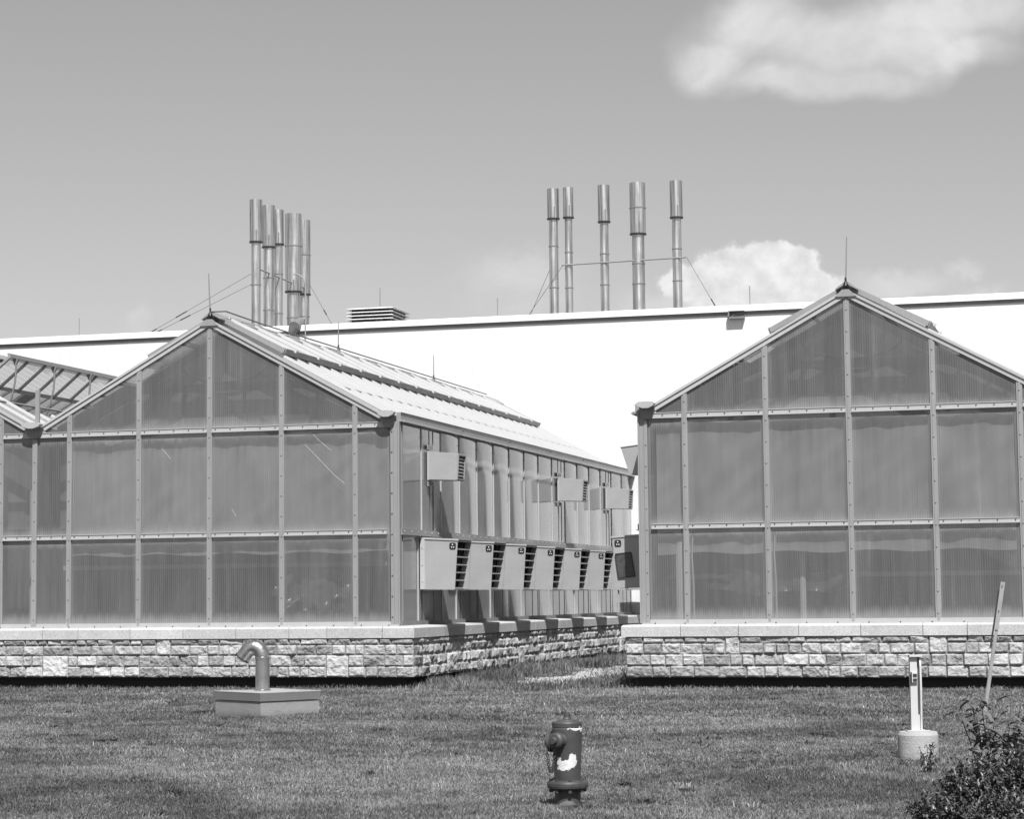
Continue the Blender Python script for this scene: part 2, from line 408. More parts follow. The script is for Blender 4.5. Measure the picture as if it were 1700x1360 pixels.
# ------------------------------------------------------------------ ground
def ground_h(x, y):
    h = 0.035*noise.noise(Vector((x*0.35, y*0.35, 0))) + 0.012*noise.noise(Vector((x*1.7, y*1.7, 3)))
    if y > -0.6: h = h*0.5 + 0.01
    return h
def grid(x0, x1, y0, y1, nx, ny, fn):
    mb = MB(); vs = [(x0+(x1-x0)*i/nx, y0+(y1-y0)*j/ny, 0) for j in range(ny+1) for i in range(nx+1)]
    vs = [(x, y, fn(x, y)) for x, y, _ in vs]
    fs = [(j*(nx+1)+i, j*(nx+1)+i+1, (j+1)*(nx+1)+i+1, (j+1)*(nx+1)+i) for j in range(ny) for i in range(nx)]
    return mb.add(vs, fs, True)
# one sheet to the horizon, finely divided near the camera
xs = [-2500, -600, -150, -60, -30] + [-24+0.5*i for i in range(0, 105)] + [30, 60, 150, 600, 2500]
ys = [-2500, -600, -150, -60, -40] + [-34+0.5*i for i in range(0, 108)] + [22, 30, 60, 150, 600, 2500]
def gh2(x, y): return ground_h(x, y) if (-24 <= x <= 29 and -34 <= y <= 20) else 0.0
gm = MB(); nx, ny = len(xs), len(ys)
gm.add([(x, y, gh2(x, y)) for y in ys for x in xs], [(j*nx+i, j*nx+i+1, (j+1)*nx+i+1, (j+1)*nx+i) for j in range(ny-1) for i in range(nx-1)], True)
tag(gm.build('ground', M_soil), kind='structure')

# ------------------------------------------------------------------ stone plinths
Z_COP0, Z_COP1, Z_ST0 = 0.796, 0.965, 0.20
def stone_courses(u0, u1, seed, big=True):
    """ashlar layout: list of (ua, ub, wa, wb)"""
    rnd = random.Random(seed); edges = [0.20, 0.366, 0.538, 0.696, 0.796]
    out = []; bigs = []
    u = u0 + rnd.uniform(0.8, 1.8)
    while u < u1-0.5 and big:
        bw = rnd.uniform(0.34, 0.46); r = rnd.choice([0, 0, 2]); 
        if r == 2: bw *= 0.6
        bigs.append((u, u+bw, r)); u += rnd.uniform(1.6, 3.6)
    for r in range(4):
        wa, wb = edges[r], edges[r+1]
        blocks = [(a, b) for a, b, rr in bigs if r in (rr, rr+1)]
        u = u0
        segs = []; cur = u0
        for a, b in blocks: segs.append((cur, a)); cur = b
        segs.append((cur, u1))
        for a, b in segs:
            n = max(1, round((b-a)/rnd.uniform(0.24, 0.33)))
            ws = [rnd.uniform(0.6, 1.5) for _ in range(n)]; tot = sum(ws); c = a
            for w_ in ws: out.append((c, c+(b-a)*w_/tot, wa, wb)); c += (b-a)*w_/tot
    for a, b, r in bigs: out.append((a, b, edges[r], edges[r+2]))
    return out
def stone_wall(mb, T, u0, u1, seed, res=0.018, gap=0.0055, d0=0.0):
    rnd = random.Random(seed+5)
    for (ua, ub, wa, wb) in stone_courses(u0, u1, seed):
        g = gap*rnd.uniform(0.5, 1.4)
        a, b, c, d = ua+g, ub-g, wa+g*1.5, wb-g*1.3
        nx = max(3, int((b-a)/res)); nz = max(3, int((d-c)/res))
        tone = rnd.uniform(0.29, 0.50) if (wb-wa) < 0.25 else rnd.uniform(0.45, 0.53)
        bulge = rnd.uniform(0.006, 0.026); s = rnd.uniform(0, 100); tx, tz = rnd.uniform(-.02, .02), rnd.uniform(-.015, .02)
        vs = []
        for j in range(nz+1):
            for i in range(nx+1):
                fu, fw = i/nx, j/nz; u = a+(b-a)*fu; w_ = c+(d-c)*fw
                e = min(fu*(b-a), (1-fu)*(b-a), fw*(d-c)*1.1, (1-fw)*(d-c)*1.1)
                k = min(1.0, e/0.020); k = k*(2-k)
                n_ = noise.noise(Vector((u*9, w_*11, s))) + 0.6*noise.noise(Vector((u*26, w_*26, s+9))) + 0.8*abs(noise.noise(Vector((u*15+w_*12, w_*9, s+3))))
                dd = -0.020 + k*(0.006 + bulge + 0.017*n_ + tx*(fu-.5)*2 + tz*(fw-.5)*2)
                if 0 < i < nx and 0 < j < nz: u += 0.004*noise.noise(Vector((u*40, w_*40, s)))
                else:
                    u += 0.004*noise.noise(Vector((w_*18, u*3, s))); w_ += 0.006*noise.noise(Vector((u*12, w_, s)))
                vs.append(T(u, w_, d0+dd))
        fs = [(j*(nx+1)+i, j*(nx+1)+i+1, (j+1)*(nx+1)+i+1, (j+1)*(nx+1)+i) for j in range(nz) for i in range(nx)]
        mb.add(vs, fs, False, tone=tone)
def coping(mb, T, u0, u1, d_out, d_in, seed, end0=0.0, end1=0.0):
    """blocks laid end to end, butt jointed with fine gaps; end0/end1 mitre the ends"""
    rnd = random.Random(seed); u = u0
    while u < u1-0.01:
        L = rnd.choice([0.88, 0.9, 0.86, 0.89, 0.62]); b = min(u+L, u1)
        if u1-b < 0.3: b = u1
        g = 0.004; ua, ub = u+g, b-g
        ca = end0 if u == u0 else 0.0; cb = end1 if b == u1 else 0.0
        ch = 0.022; tone = rnd.uniform(0.41, 0.48)
        prof = [(d_out, Z_COP0), (d_out, Z_COP1-ch), (d_out-ch, Z_COP1+0.002), (d_in, Z_COP1+0.012), (d_in, Z_COP0)]
        vs = []
        for uu, cc, sg in ((ua, ca, 1), (ub, cb, -1)):
            for d, w_ in prof: vs.append(T(uu - sg*cc*d/d_out*d_out if False else uu + sg*cc*(d_out-d), w_, d))
        mb.add(vs, [(0,1,2,3,4), (9,8,7,6,5), (0,5,6,1), (1,6,7,2), (2,7,8,3), (3,8,9,4), (4,9,5,0)], tone=tone)
        u = b

# ------------------------------------------------------------------ greenhouse builder
B_ = 1.22; LEN = 16.75; Z_R = 1.03; Z_L2 = 2.387; Z_L1 = 4.045; PEAK = 5.86; SL = 0.55
PITCH = 1.047
def zr(x, c): return PEAK - SL*abs(x-c)
def quad_uv(mb, pts, T2=None):
    xs_ = [p[0] for p in pts]; zs_ = [p[2] for p in pts]; x0, x1, z0, z1 = min(xs_), max(xs_), min(zs_), max(zs_)
    mb.add(pts, [tuple(range(len(pts)))], uvs=[((p[0]-x0)/(x1-x0), (p[2]-z0)/(z1-z0)) for p in pts])
def screw(mb, p, r=0.011, axis='y', sgn=-1):
    n = 6; c = Vector(p); vs = []
    for rr, dd in ((r, 0), (r*0.6, 0.010)):
        for k in range(n):
            a = 2*math.pi*k/n; q = Vector((math.cos(a)*rr, 0, math.sin(a)*rr)); q.y = sgn*dd
            if axis == 'x': q = Vector((sgn*dd, math.cos(a)*rr, math.sin(a)*rr))
            vs.append(c+q)
    mb.add(vs, [(k, (k+1) % n, n+(k+1) % n, n+k) for k in range(n)] + [tuple(range(n, 2*n))], False)

def gable(G, c, left_open=False, right_corner=True, left_corner=True):
    """front wall (plane Y=0) of one span centred on X=c"""
    cols = [c-3.05] + [c+k*B_ for k in (-2, -1, 0, 1, 2)] + [c+3.05]
    if left_corner: cols[0] = c-3.0
    if right_corner: cols[-1] = c+3.0
    for i in range(6):
        a, b = cols[i], cols[i+1]
        for z0, z1 in ((Z_R, Z_L2), (Z_L2, Z_L1+0.02)):
            mb = MB(); quad_uv(mb, [(a, 0, z0), (b, 0, z0), (b, 0, z1), (a, 0, z1)]); mb.build('wall_panel', M_pg, G)
        aa = max(a, c-2.90); bb = min(b, c+2.90); z0 = Z_L1+0.02
        za, zb = zr(aa, c)-0.05, zr(bb, c)-0.05
        mb = MB(); quad_uv(mb, [(aa, 0, z0), (bb, 0, z0), (bb, 0, zb), (aa, 0, za)]); mb.build('wall_panel', M_pg, G)
    # posts (continuous), screws modelled on them
    for k in (-2, -1, 0, 1, 2):
        x = c+k*B_; mb = MB(); top = zr(x, c)-0.06
        mb.box(x-0.042, x+0.042, -0.022, 0.0, Z_R-0.04, top); mb.box(x-0.018, x+0.018, -0.030, -0.022, Z_R-0.04, top-0.02)
        p = mb.build('post', M_alu, G)
        sc = MB(); z = Z_R+0.08
        while z < top-0.05: screw(sc, (x, -0.031, z), 0.014); z += 0.318
        attach(p, sc, M_screw)
    for x, z1 in ((c-2.90, zr(2.9, 0)-0.06), (c+2.90, zr(2.9, 0)-0.06)):
        mb = MB(); mb.box(x-0.03, x+0.03, -0.021, 0.0, Z_L1+0.085, z1); p = mb.build('post', M_alu_l, G)
        sc = MB(); screw(sc, (x, -0.022, Z_L1+0.14), 0.012); screw(sc, (x, -0.022, z1-0.07), 0.012); attach(p, sc, M_screw_d)
    # rails between the posts
    ends = [cols[0]] + cols[1:-1] + [cols[-1]]
    for z0, z1 in ((Z_L2, Z_L2+0.078), (Z_L1, Z_L1+0.085)):
        for i in range(6):
            a, b = ends[i]+0.043, ends[i+1]-0.043
            if i == 0: a = ends[0]+ (0.045 if not left_corner else 0.035)
            if z0 > 3 and i in (0, 5):
                if i == 0 and left_corner: a = c-3.06
                if i == 5 and right_corner: b = c+3.06
                if i == 0 and not left_corner: a = ends[0]+0.002
                if i == 5 and not right_corner: b = ends[-1]-0.002
            mb = MB(); mb.box(a, b, -0.030, 0.0, z0, z1); mb.box(a, b, -0.046, -0.030, z0, z0+0.014); mb.box(a, b, -0.040, -0.030, z1-0.010, z1)
            p = mb.build('rail', M_alu_l, G)
            sc = MB(); n = 5 if b-a > 0.9 else 3
            for q in range(n): screw(sc, (a+0.06+(b-a-0.12)*q/(n-1), -0.031, (z0+z1)/2+0.004), 0.012)
            attach(p, sc, M_screw_d)
    mb = MB(); a, b = (c-3.05 if not left_corner else c-3.12), (c+3.05 if not right_corner else c+3.16)
    mb.box(a, b, -0.026, 0.02, Z_R-0.055, Z_R+0.012); mb.box(a, b, -0.07, -0.026, Z_R-0.055, Z_R-0.035)
    x = a+0.2
    p = mb.build('base_rail', M_alu_l, G); sc = MB()
    while x < b-0.1: screw(sc, (x, -0.071, Z_R-0.042), 0.012); x += 0.45
    attach(p, sc, M_screw_d)
    # rake trims
    for sg in (-1, 1):
        mb = MB(); n = Vector((sg*SL, 0, 1)).normalized()
        p0 = Vector((c, 0, PEAK)); p1 = Vector((c+sg*2.93, 0, zr(2.93, 0)))
        for (o0, o1, y0, y1) in ((-0.10, -0.035, -0.035, 0.02), (-0.035, 0.0, -0.055, 0.03)):
            vs = [p0+n*o0, p1+n*o0, p1+n*o1, p0+n*o1]
            if sg < 0: vs = vs[::-1]
            if o0 < -0.05: pass
            q = [Vector((v.x, y1, v.z)) for v in vs] + [Vector((v.x, y0, v.z)) for v in vs]
            mb.add(q, [(0,1,2,3), (7,6,5,4), (0,4,5,1), (1,5,6,2), (2,6,7,3), (3,7,4,0)])
        mb.build('rake_trim', M_alu_l if sg > 0 else M_side_frame, G)
    mb = MB(); mb.prism([(c-0.16, PEAK-0.11), (c+0.16, PEAK-0.11), (c+0.05, PEAK-0.005), (c-0.05, PEAK-0.005)], 'y', -0.062, -0.02); mb.build('peak_plate', M_alu, G)

def roof(G, c, sides=(-1, 1), hole=None):
    for sg in sides:
        n = Vector((sg*SL, 0, 1)).normalized()
        def P(dx, y, o=0.0): return Vector((c+sg*dx, y, PEAK-SL*dx)) + n*o
        mb = MB()
        def sheet(d0, d1, y0, y1, o=0.0):
            vs = [P(d0, y0, o), P(d1, y0, o), P(d1, y1, o), P(d0, y1, o)]
            if sg < 0: vs = vs[::-1]
            mb.add(vs, [(0,1,2,3)], uvs=[(.5,.5)]*4)
        if hole and sg > 0:
            d0, d1, ya, yb = hole
            sheet(0, d0, 0.0, LEN); sheet(d1, 2.98, 0.0, LEN); sheet(d0, d1, 0, ya); sheet(d0, d1, yb, LEN)
        else: sheet(0, 2.98, 0.0, LEN)
        rf = mb.build('roof', M_pr, G)
        # glazing bars down the slope, thick bars on the lower half
        y = 0.30; k = 0
        while y < LEN-0.05:
            h = 0.040; mb = MB()
            if not (hole and sg > 0 and hole[2] < y < hole[3]):
                mb.bar(P(0.02, y, h/2+.002), P(2.96, y, h/2+.002), 0.055, h, n)
            else:
                mb.bar(P(0.02, y, h/2+.002), P(hole[0], y, h/2+.002), 0.055, h, n); mb.bar(P(hole[1], y, h/2+.002), P(2.96, y, h/2+.002), 0.055, h, n)
            mb.build('glazing_bar', M_barw, rf)
            y += PITCH/2; k += 1
        mb = MB(); mb.bar(P(2.05, 0.3, 0.012), P(2.05, LEN-0.3, 0.012), 0.05, 0.022, n); mb.build('sheet_joint', M_alu_d, rf)
        for dx in (0.55, 1.65, 2.3):
            if hole and sg > 0 and hole[0] < dx < hole[1]: continue
            mb = MB(); mb.bar(P(dx, 0.05, -0.05), P(dx, LEN-0.05, -0.05), 0.05, 0.07, n); mb.build('purlin', M_int, rf)
        # raised ridge vent: sash frame from the ridge to a third of the slope, in bays
        if not (hole and sg > 0):
            v = MB(); y0 = 0.25
            vs = [P(0.05, y0, 0.085), P(1.12, y0, 0.125), P(1.12, LEN-0.6, 0.125), P(0.05, LEN-0.6, 0.085)]
            if sg < 0: vs = vs[::-1]
            v.add(vs, [(0,1,2,3)], uvs=[(.5,.5)]*4)
            vent = v.build('ridge_vent', M_pr, G)
            fr = MB()
            fr.bar(P(1.12, y0, 0.10), P(1.12, LEN-0.6, 0.10), 0.035, 0.095, n)
            fr.bar(P(0.04, y0, 0.07), P(1.12, y0, 0.10), 0.05, 0.075, n)
            fr.bar(P(0.04, LEN-0.6, 0.07), P(1.12, LEN-0.6, 0.10), 0.05, 0.075, n)
            fr.build('vent_frame', M_alu, vent)
            y = y0+0.35
            while y < LEN-0.7:
                bb = MB()
                bb.bar(P(0.02, y, 0.105), P(1.17, y, 0.150), 0.06, 0.045, n)
                bb.build('vent_bar', M_barw, vent); y += PITCH
            gs = MB(); gs.bar(P(1.10, y0+0.05, 0.045), P(1.10, LEN-0.65, 0.045), 0.02, 0.05, n); gs.build('vent_gap_shade', M_dark, vent)  # dark bar stands for the shaded gap under the raised sash
    # ridge cap in overlapping lengths
    mb = MB(); y = 0.02; k = 0
    while y < LEN-0.3:
        L = 1.05; o = 0.012*(k % 2)
        yb = min(y+L, LEN)
        pts = [(c-0.16, PEAK+0.02+o), (c-0.02, PEAK+0.125+o), (c+0.02, PEAK+0.125+o), (c+0.16, PEAK+0.02+o), (c+0.16, PEAK+0.0+o), (c, PEAK+0.09+o), (c-0.16, PEAK+0.0+o)]
        mb.prism(pts, 'y', y, yb-0.002); y = yb; k += 1
    mb.build('ridge_cap', M_alu, G)

def gutter_ends(G, x, w=0.30, front=-0.20, long=True, name='gutter'):
    """trough along Y at X=x with a stuck-out sloping lip over a dark bowl"""
    mb = MB(); h = w/2
    bowl = [(x-h, 4.215), (x-h+0.03, 4.10), (x-0.05, 4.035), (x+0.05, 4.035), (x+h-0.03, 4.10), (x+h, 4.215)]
    mb.prism(bowl, 'y', front+0.12, LEN if long else 1.0)
    g = mb.build(name, M_alu_d, G)
    lip = MB(); pts = [(x-h-0.02, 4.262), (x-h+0.005, 4.225), (x-0.045, 4.192), (x+0.045, 4.192), (x+h-0.005, 4.225), (x+h+0.02, 4.262), (x+h-0.01, 4.285), (x, 4.292), (x-h+0.01, 4.285)]
    lip.prism(pts, 'y', front, front+0.115); lip.build('gutter_end', M_alu_l, g)
    return g

def interior_frames(G, c):
    for y in (0.50, 6.3, 10.5, 14.6):
        mb = MB()
        for sg in (-1, 1):
            mb.bar((c, y, PEAK-0.22), (c+sg*2.95, y, PEAK-0.22-SL*2.95), 0.07, 0.12)
            mb.bar((c+sg*0.9, y, 4.98), (c+sg*2.9, y, 4.15), 0.05, 0.06)
            mb.box(c+sg*2.95-0.05, c+sg*2.95+0.05, y-0.05, y+0.05, 0.0, 4.1)
        mb.box(c-1.75, c+1.75, y-0.05, y+0.05, 4.76, 4.88)
        mb.bar((c-1.75, y, 4.82), (c-2.9, y, 4.2), 0.05, 0.12); mb.bar((c+1.75, y, 4.82), (c+2.9, y, 4.2), 0.05, 0.12)
        mb.build('roof_truss', M_dark if y < 3 else M_int, G)

def side_wall(G, X, sg, c):
    """long side wall; sg=+1 faces +X. bowed sheets so that they mirror what stands opposite"""
    def panel(y0, y1, z0, z1, bow):
        mb = MB(); n = 14; vs = []; uvs = []
        for j in range(2):
            for i in range(n+1):
                f = i/n; vs.append((X+sg*bow*(1-(2*f-1)**2), y0+(y1-y0)*f, z1 if j else z0)); uvs.append((f, j))
        fs = []
        for i in range(n):
            q = (i, i+1, n+2+i, n+1+i); fs.append(q if sg > 0 else q[::-1])
        mb.add(vs, fs, True, uvs=uvs); mb.build('side_panel', M_ps, G)
    rb = random.Random(3)
    for k in range(16):
        y0, y1 = 0.10+k*PITCH+0.02, 0.10+(k+1)*PITCH-0.02
        y1 = min(y1, LEN)
        bow = rb.uniform(0.016, 0.024) if k else 0.001
        if k in (8, 9, 13, 14, 1): bow *= 0.35
        panel(y0, y1, Z_L2+0.08, 4.13, bow); panel(y0, y1, Z_R, Z_L2, 0.003)
    for k in range(1, 17):
        y = 0.10+k*PITCH
        if y > LEN-0.02: y = LEN-0.03
        mb = MB(); xa, xb = sorted((X-sg*0.01, X+sg*0.014))
        mb.box(xa, xb, y-0.012, y+0.012, Z_L2+0.08, 4.125)
        p = mb.build('mullion', M_side_frame, G)
        sc = MB(); z = Z_L2+0.25
        while z < 4.0: screw(sc, (X+sg*0.015, y, z), 0.009, 'x', sg); z += 0.33
        attach(p, sc, M_alu)
    # lower wall frames beside every hood
    for k in range(8):
        for dy in (0.0, 0.84, 1.26):
            y = 0.97+2.06*k-0.045+dy+(0.02 if dy == 0 else 0)
            if y > LEN-0.05: continue
            mb = MB(); xa, xb = sorted((X-sg*0.01, X+sg*(0.016 if dy == 0 else 0.008)))
            w = 0.020 if dy == 0 else 0.009
            mb.box(xa, xb, y-w, y+w, Z_R+0.012, Z_L2-0.01); p = mb.build('mullion', M_side_frame if dy == 0 else M_alu_d, G)
    mb = MB(); xa, xb = sorted((X-sg*0.01, X+sg*0.045))
    mb.box(xa, xb, 0.02, LEN, Z_L2, Z_L2+0.085); xa2, xb2 = sorted((X+sg*0.03, X+sg*0.075)); mb.box(xa2, xb2, 0.02, LEN, Z_L2-0.012, Z_L2)
    p = mb.build('side_rail', M_alu, G); sc = MB(); y = 0.15
    while y < LEN: screw(sc, (X+sg*0.046, y, Z_L2+0.05), 0.009, 'x', sg); y += 0.35
    attach(p, sc, M_alu_l)
    mb = MB(); xa, xb = sorted((X-sg*0.01, X+sg*0.05)); mb.box(xa, xb, 0.02, LEN, Z_R-0.055, Z_R+0.012); mb.build('base_rail', M_alu_d, G)
    # eave gutter: dark upper channel, bright lower lip
    g = MB(); xo = X+sg*0.03
    pts = [(X-sg*0.02, 4.125), (X+sg*0.085, 4.125), (X+sg*0.10, 4.15), (X+sg*0.05, 4.165), (X+sg*0.05, 4.255), (X+sg*0.065, 4.27), (X-sg*0.02, 4.27)]
    if sg < 0: pts = pts[::-1]
    g.prism(pts, 'y', -0.02, LEN); gg = g.build('eave_trim', M_alu, G)
    l = MB(); xa, xb = sorted((X+sg*0.085, X+sg*0.112)); l.box(xa, xb, -0.02, LEN, 4.118, 4.150); l.build('eave_lip', M_alu_l, gg)

def corner_post(G, X, sg):
    """broad folded corner flashing; X = outer side face"""
    mb = MB(); xa, xb = sorted((X-sg*0.135, X)); mb.box(xa, xb, -0.03, 0.10, Z_R-0.04, 4.13)
    xa, xb = sorted((X-sg*0.135, X-sg*0.085)); mb.box(xa, xb, -0.044, -0.03, Z_R-0.04, 4.04)
    xa, xb = sorted((X-sg*0.012, X+sg*0.012)); mb.box(xa, xb, -0.05, 0.06, Z_R-0.04, 4.13)
    mb.box(*sorted((X-sg*0.01, X+sg*0.016)), 0.085, 0.125, Z_R-0.04, 4.12)
    p = mb.build('corner_post', M_alu, G); sc = MB(); z = Z_R+0.08
    while z < 4.0: screw(sc, (X-sg*0.11, -0.045, z), 0.014); z += 0.318
    attach(p, sc, M_screw_d if sg > 0 else M_screw)

def partition(G, c):
    mb = MB(); mb.prism([(c-3.0, 2.6), (c+3.0, 2.6), (c+3.0, 4.1), (c, PEAK-0.12), (c-3.0, 4.1)], 'y', 0.72, 0.75); mb.build('inner_partition', M_partn, G)
    yb = 0.78 if c < -1 else 2.35
    mb = MB(); mb.box(c-3.0, c+(2.99 if c < -1 else 3.0), yb, yb+0.03, 0.06, 2.75); mb.build('dimming_partition', M_partd, G)  # dark sheet added to block the bright view through the lower panels
    mb = MB(); mb.tube([(c+0.75*math.cos(a*math.pi/12), 0.6, 5.2-0.30*math.sin(a*math.pi/12)) for a in range(13)], 0.02, 6); mb.build('duct_hoop', M_dark, G)
M_partd = metal('dimming_sheet', 0.14, 0.35, 0.6, 0.3, 0, 0.9, streak=0.5)
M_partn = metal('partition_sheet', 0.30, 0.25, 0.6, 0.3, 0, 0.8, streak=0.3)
def dimming_end_wall(G, c):
    mb = MB(); mb.prism([(c-3.0, 0.05), (c+3.0, 0.05), (c+3.0, 4.1), (c, PEAK-0.15), (c-3.0, 4.1)], 'y', LEN-0.12, LEN-0.04); mb.build('dimming_end_wall', M_endw, G)  # dark wall added to keep the interior dim
M_endw = metal('dimming_wall_sheet', 0.10, 0.3, 0.8, 0.2, 0, 1)
# --------- west greenhouse: two spans on one plinth
GA = thing('greenhouse', 'left greenhouse of ribbed grey plastic sheets with two gabled spans, on a rough stone base', 'greenhouse', (0, 0, 0))
gable(GA, 0.0, left_corner=False); gable(GA, -6.1, right_corner=False)
roof(GA, 0.0); roof(GA, -6.1, hole=(1.45, 2.35, 0.9, LEN-0.6))
gutter_ends(GA, -3.05); gutter_ends(GA, 3.0, 0.24)
for z0, z1 in ((Z_R-0.04, Z_L1),):
    mb = MB(); mb.box(-3.05-0.042, -3.05+0.042, -0.034, -0.002, z0, z1); p = mb.build('post', M_alu, GA)
    sc = MB(); z = Z_R+0.08
    while z < 4.0: screw(sc, (-3.05, -0.035, z), 0.014); z += 0.318
    attach(p, sc, M_screw)
XA = 3.14
side_wall(GA, XA, 1, 0.0); corner_post(GA, XA+0.02, 1)
partition(GA, 0.0); partition(GA, -6.1); dimming_end_wall(GA, 0.0); dimming_end_wall(GA, -6.1); interior_frames(GA, 0.0); interior_frames(GA, -6.1)
mb = MB(); mb.box(-3.075, -3.045, 0.10, LEN-0.2, 0.06, 4.02); mb.build('dimming_divider', M_partd, GA)  # dark sheet added to block a bright gap between the spans
# open sash on the far span with curved racks
sash = MB(); hx, hz, fx, fz = -4.65, 5.08, -4.09, 5.53; y0, y1 = 1.0, LEN-0.6
sash.add([(hx, y0, hz), (fx, y0, fz), (fx, y1, fz), (hx, y1, hz)], [(0,1,2,3)], uvs=[(.5,.5)]*4)
vs_ = sash.build('open_roof_vent', M_pr, GA)
fr = MB(); fr.bar((fx, y0, fz+0.01), (fx, y1, fz+0.01), 0.05, 0.055); fr.bar((fx-0.02, y0, fz+0.045), (fx-0.02, y1, fz+0.045), 0.03, 0.02)
fr.build('sash_rail', M_alu, vs_)
fr = MB(); fr.bar((hx, y0, hz), (hx, y1, hz), 0.06, 0.06); fr.build('sash_hinge', M_alu_d, vs_)
d_ = Vector((fx-hx, 0, fz-hz)); nn = Vector((-d_.z, 0, d_.x)).normalized()
y = y0
while y < y1:
    b = MB(); a_ = Vector((hx, y, hz)); e_ = Vector((fx, y, fz)); b.bar(a_-nn*0.02, e_-nn*0.02, 0.045 if y > y0 else 0.06, 0.04, nn); b.build('sash_bar', M_alu_d if y > y0 else M_alu, vs_); y += 0.655
for yy in (1.23, 2.62, 4.0, 5.4, 6.8):
    b = MB(); pts = [(fx, yy, fz-0.03), (fx+0.01, yy, fz-0.18), (fx-0.01, yy, fz-0.42), (fx-0.07, yy, fz-0.68), (fx-0.20, yy, fz-0.98)]
    b.tube(pts, [0.022, 0.018, 0.016, 0.016, 0.016], 6); b.prism([(fx-0.06, fz-0.02), (fx+0.06, fz-0.02), (fx+0.015, fz-0.12), (fx-0.015, fz-0.12)], 'y', yy-0.02, yy+0.02)
    b.build('vent_rack', M_alu_d, GA)
b = MB(); b.bar((-3.90, 1.0, 4.50), (-3.90, LEN-1, 4.50), 0.04, 0.04); b.bar((-4.3, 1.0, 4.55), (-3.3, 2.2, 4.45), 0.03, 0.03); b.build('rack_shaft', M_rod, GA)
b = MB(); b.box(-3.02, -2.95, -0.09, -0.05, 4.2, 4.83); b.build('vent_pipe', M_alu, GA)

rod_ = MB(); rod_.tube([(XA+0.175, 2.9, 4.20), (XA+0.175, 11.6, 4.20)], 0.011, 8)
rr_ = rod_.build('eave_conduit', M_alu_d, GA)
for yy in (2.95, 5.9, 8.8, 11.5):
    b = MB(); b.box(XA+0.07, XA+0.19, yy-0.015, yy+0.015, 4.175, 4.19); b.build('conduit_bracket', M_alu_d, rr_)

# plinth
TA = lambda u, w_, d: (u, -0.306-d, w_)
mb = MB(); stone_wall(mb, TA, -6.5, 3.468, 11)
stone_wall(mb, lambda u, w_, d: (3.476+d, u, w_), -0.275, LEN, 23, res=0.03)
mb.box(-9.0, 3.458, -0.280, 0.05, Z_ST0, Z_COP0, tone=0.22); mb.box(3.10, 3.458, 0.051, LEN, Z_ST0, Z_COP0, tone=0.40)
mb.box(-9.2, -6.5, -0.30, -0.281, Z_ST0, Z_COP0, tone=0.42)
SA = mb.build('stone_base', M_stone, GA)
mb = MB(); coping(mb, lambda u, w_, d: (u, -d, w_), -9.3, 3.494, 0.33, -0.02, 5, end1=1.0)
coping(mb, lambda u, w_, d: (3.10+d+0.064, u, w_), -0.33, LEN, 0.33, 0.0, 6, end0=1.0)
mb.build('coping', M_coping, SA)
mb = MB(); mb.box(-9.1, 3.28, -0.10, 0.06, -0.3, Z_ST0-0.002); mb.box(3.12, 3.28, 0.061, LEN, -0.3, Z_ST0-0.002); mb.build('foundation', M_found, SA)

for pts in ([(1.603, -.004, 3.815), (1.893, -.004, 3.524), (2.102, -.004, 3.312), (2.261, -.004, 3.186)], [(1.744, -.004, 3.962), (1.86, -.004, 3.85), (2.043, -.004, 3.708)],
            [(-0.834, -.004, 3.817), (-0.76, -.004, 3.75), (-0.677, -.004, 3.649)], [(0.376, -.004, 2.831), (0.448, -.004, 2.706)]):
    b = MB(); b.tube(pts, 0.0016, 4); b.build('scratch', M_white, GA)
# --------- east greenhouse
CB = 10.084
GB = thing('greenhouse', 'right greenhouse, one peaked gable of ribbed grey sheets, behind the short post', 'greenhouse', (CB, 0, 0))
gable(GB, CB, right_corner=False); roof(GB, CB)
gutter_ends(GB, CB-3.0, 0.24); gutter_ends(GB, CB+3.05)
XB = CB-3.14
side_wall(GB, XB, -1, CB); corner_post(GB, XB-0.0, -1)
interior_frames(GB, CB); dimming_end_wall(GB, CB); partition(GB, CB)
mb = MB(); stone_wall(mb, TA, 6.76, 14.4, 37)
mb.box(6.78, 14.4, -0.280, 0.05, Z_ST0, Z_COP0, tone=0.22); mb.box(6.78, 7.05, 0.051, LEN, Z_ST0, Z_COP0, tone=0.34)
stone_wall(mb, lambda u, w_, d: (6.76-d, 16.4-u, w_), 0.0, 16.66, 41, res=0.05)
SB = mb.build('stone_base', M_stone, GB)
mb = MB(); coping(mb, lambda u, w_, d: (u, -d, w_), 6.70, 14.4, 0.33, -0.02, 9, end0=1.0)
coping(mb, lambda u, w_, d: (7.03-d, LEN-0.33-u, w_), -0.33, LEN, 0.33, 0.0, 8, end1=1.0)
mb.build('coping', M_coping, SB)
mb = MB(); mb.box(6.91, 14.4, -0.10, 0.06, -0.3, Z_ST0-0.002); mb.box(6.91, 7.05, 0.061, LEN, -0.3, Z_ST0-0.002); mb.build('foundation', M_found, SB)
# next span beginning beyond the valley
mb = MB(); quad_uv(mb, [(CB+3.05, 0, Z_R), (14.3, 0, Z_R), (14.3, 0, 4.7), (CB+3.05, 0, 4.1)]); mb.build('wall_panel', M_pg, GB)

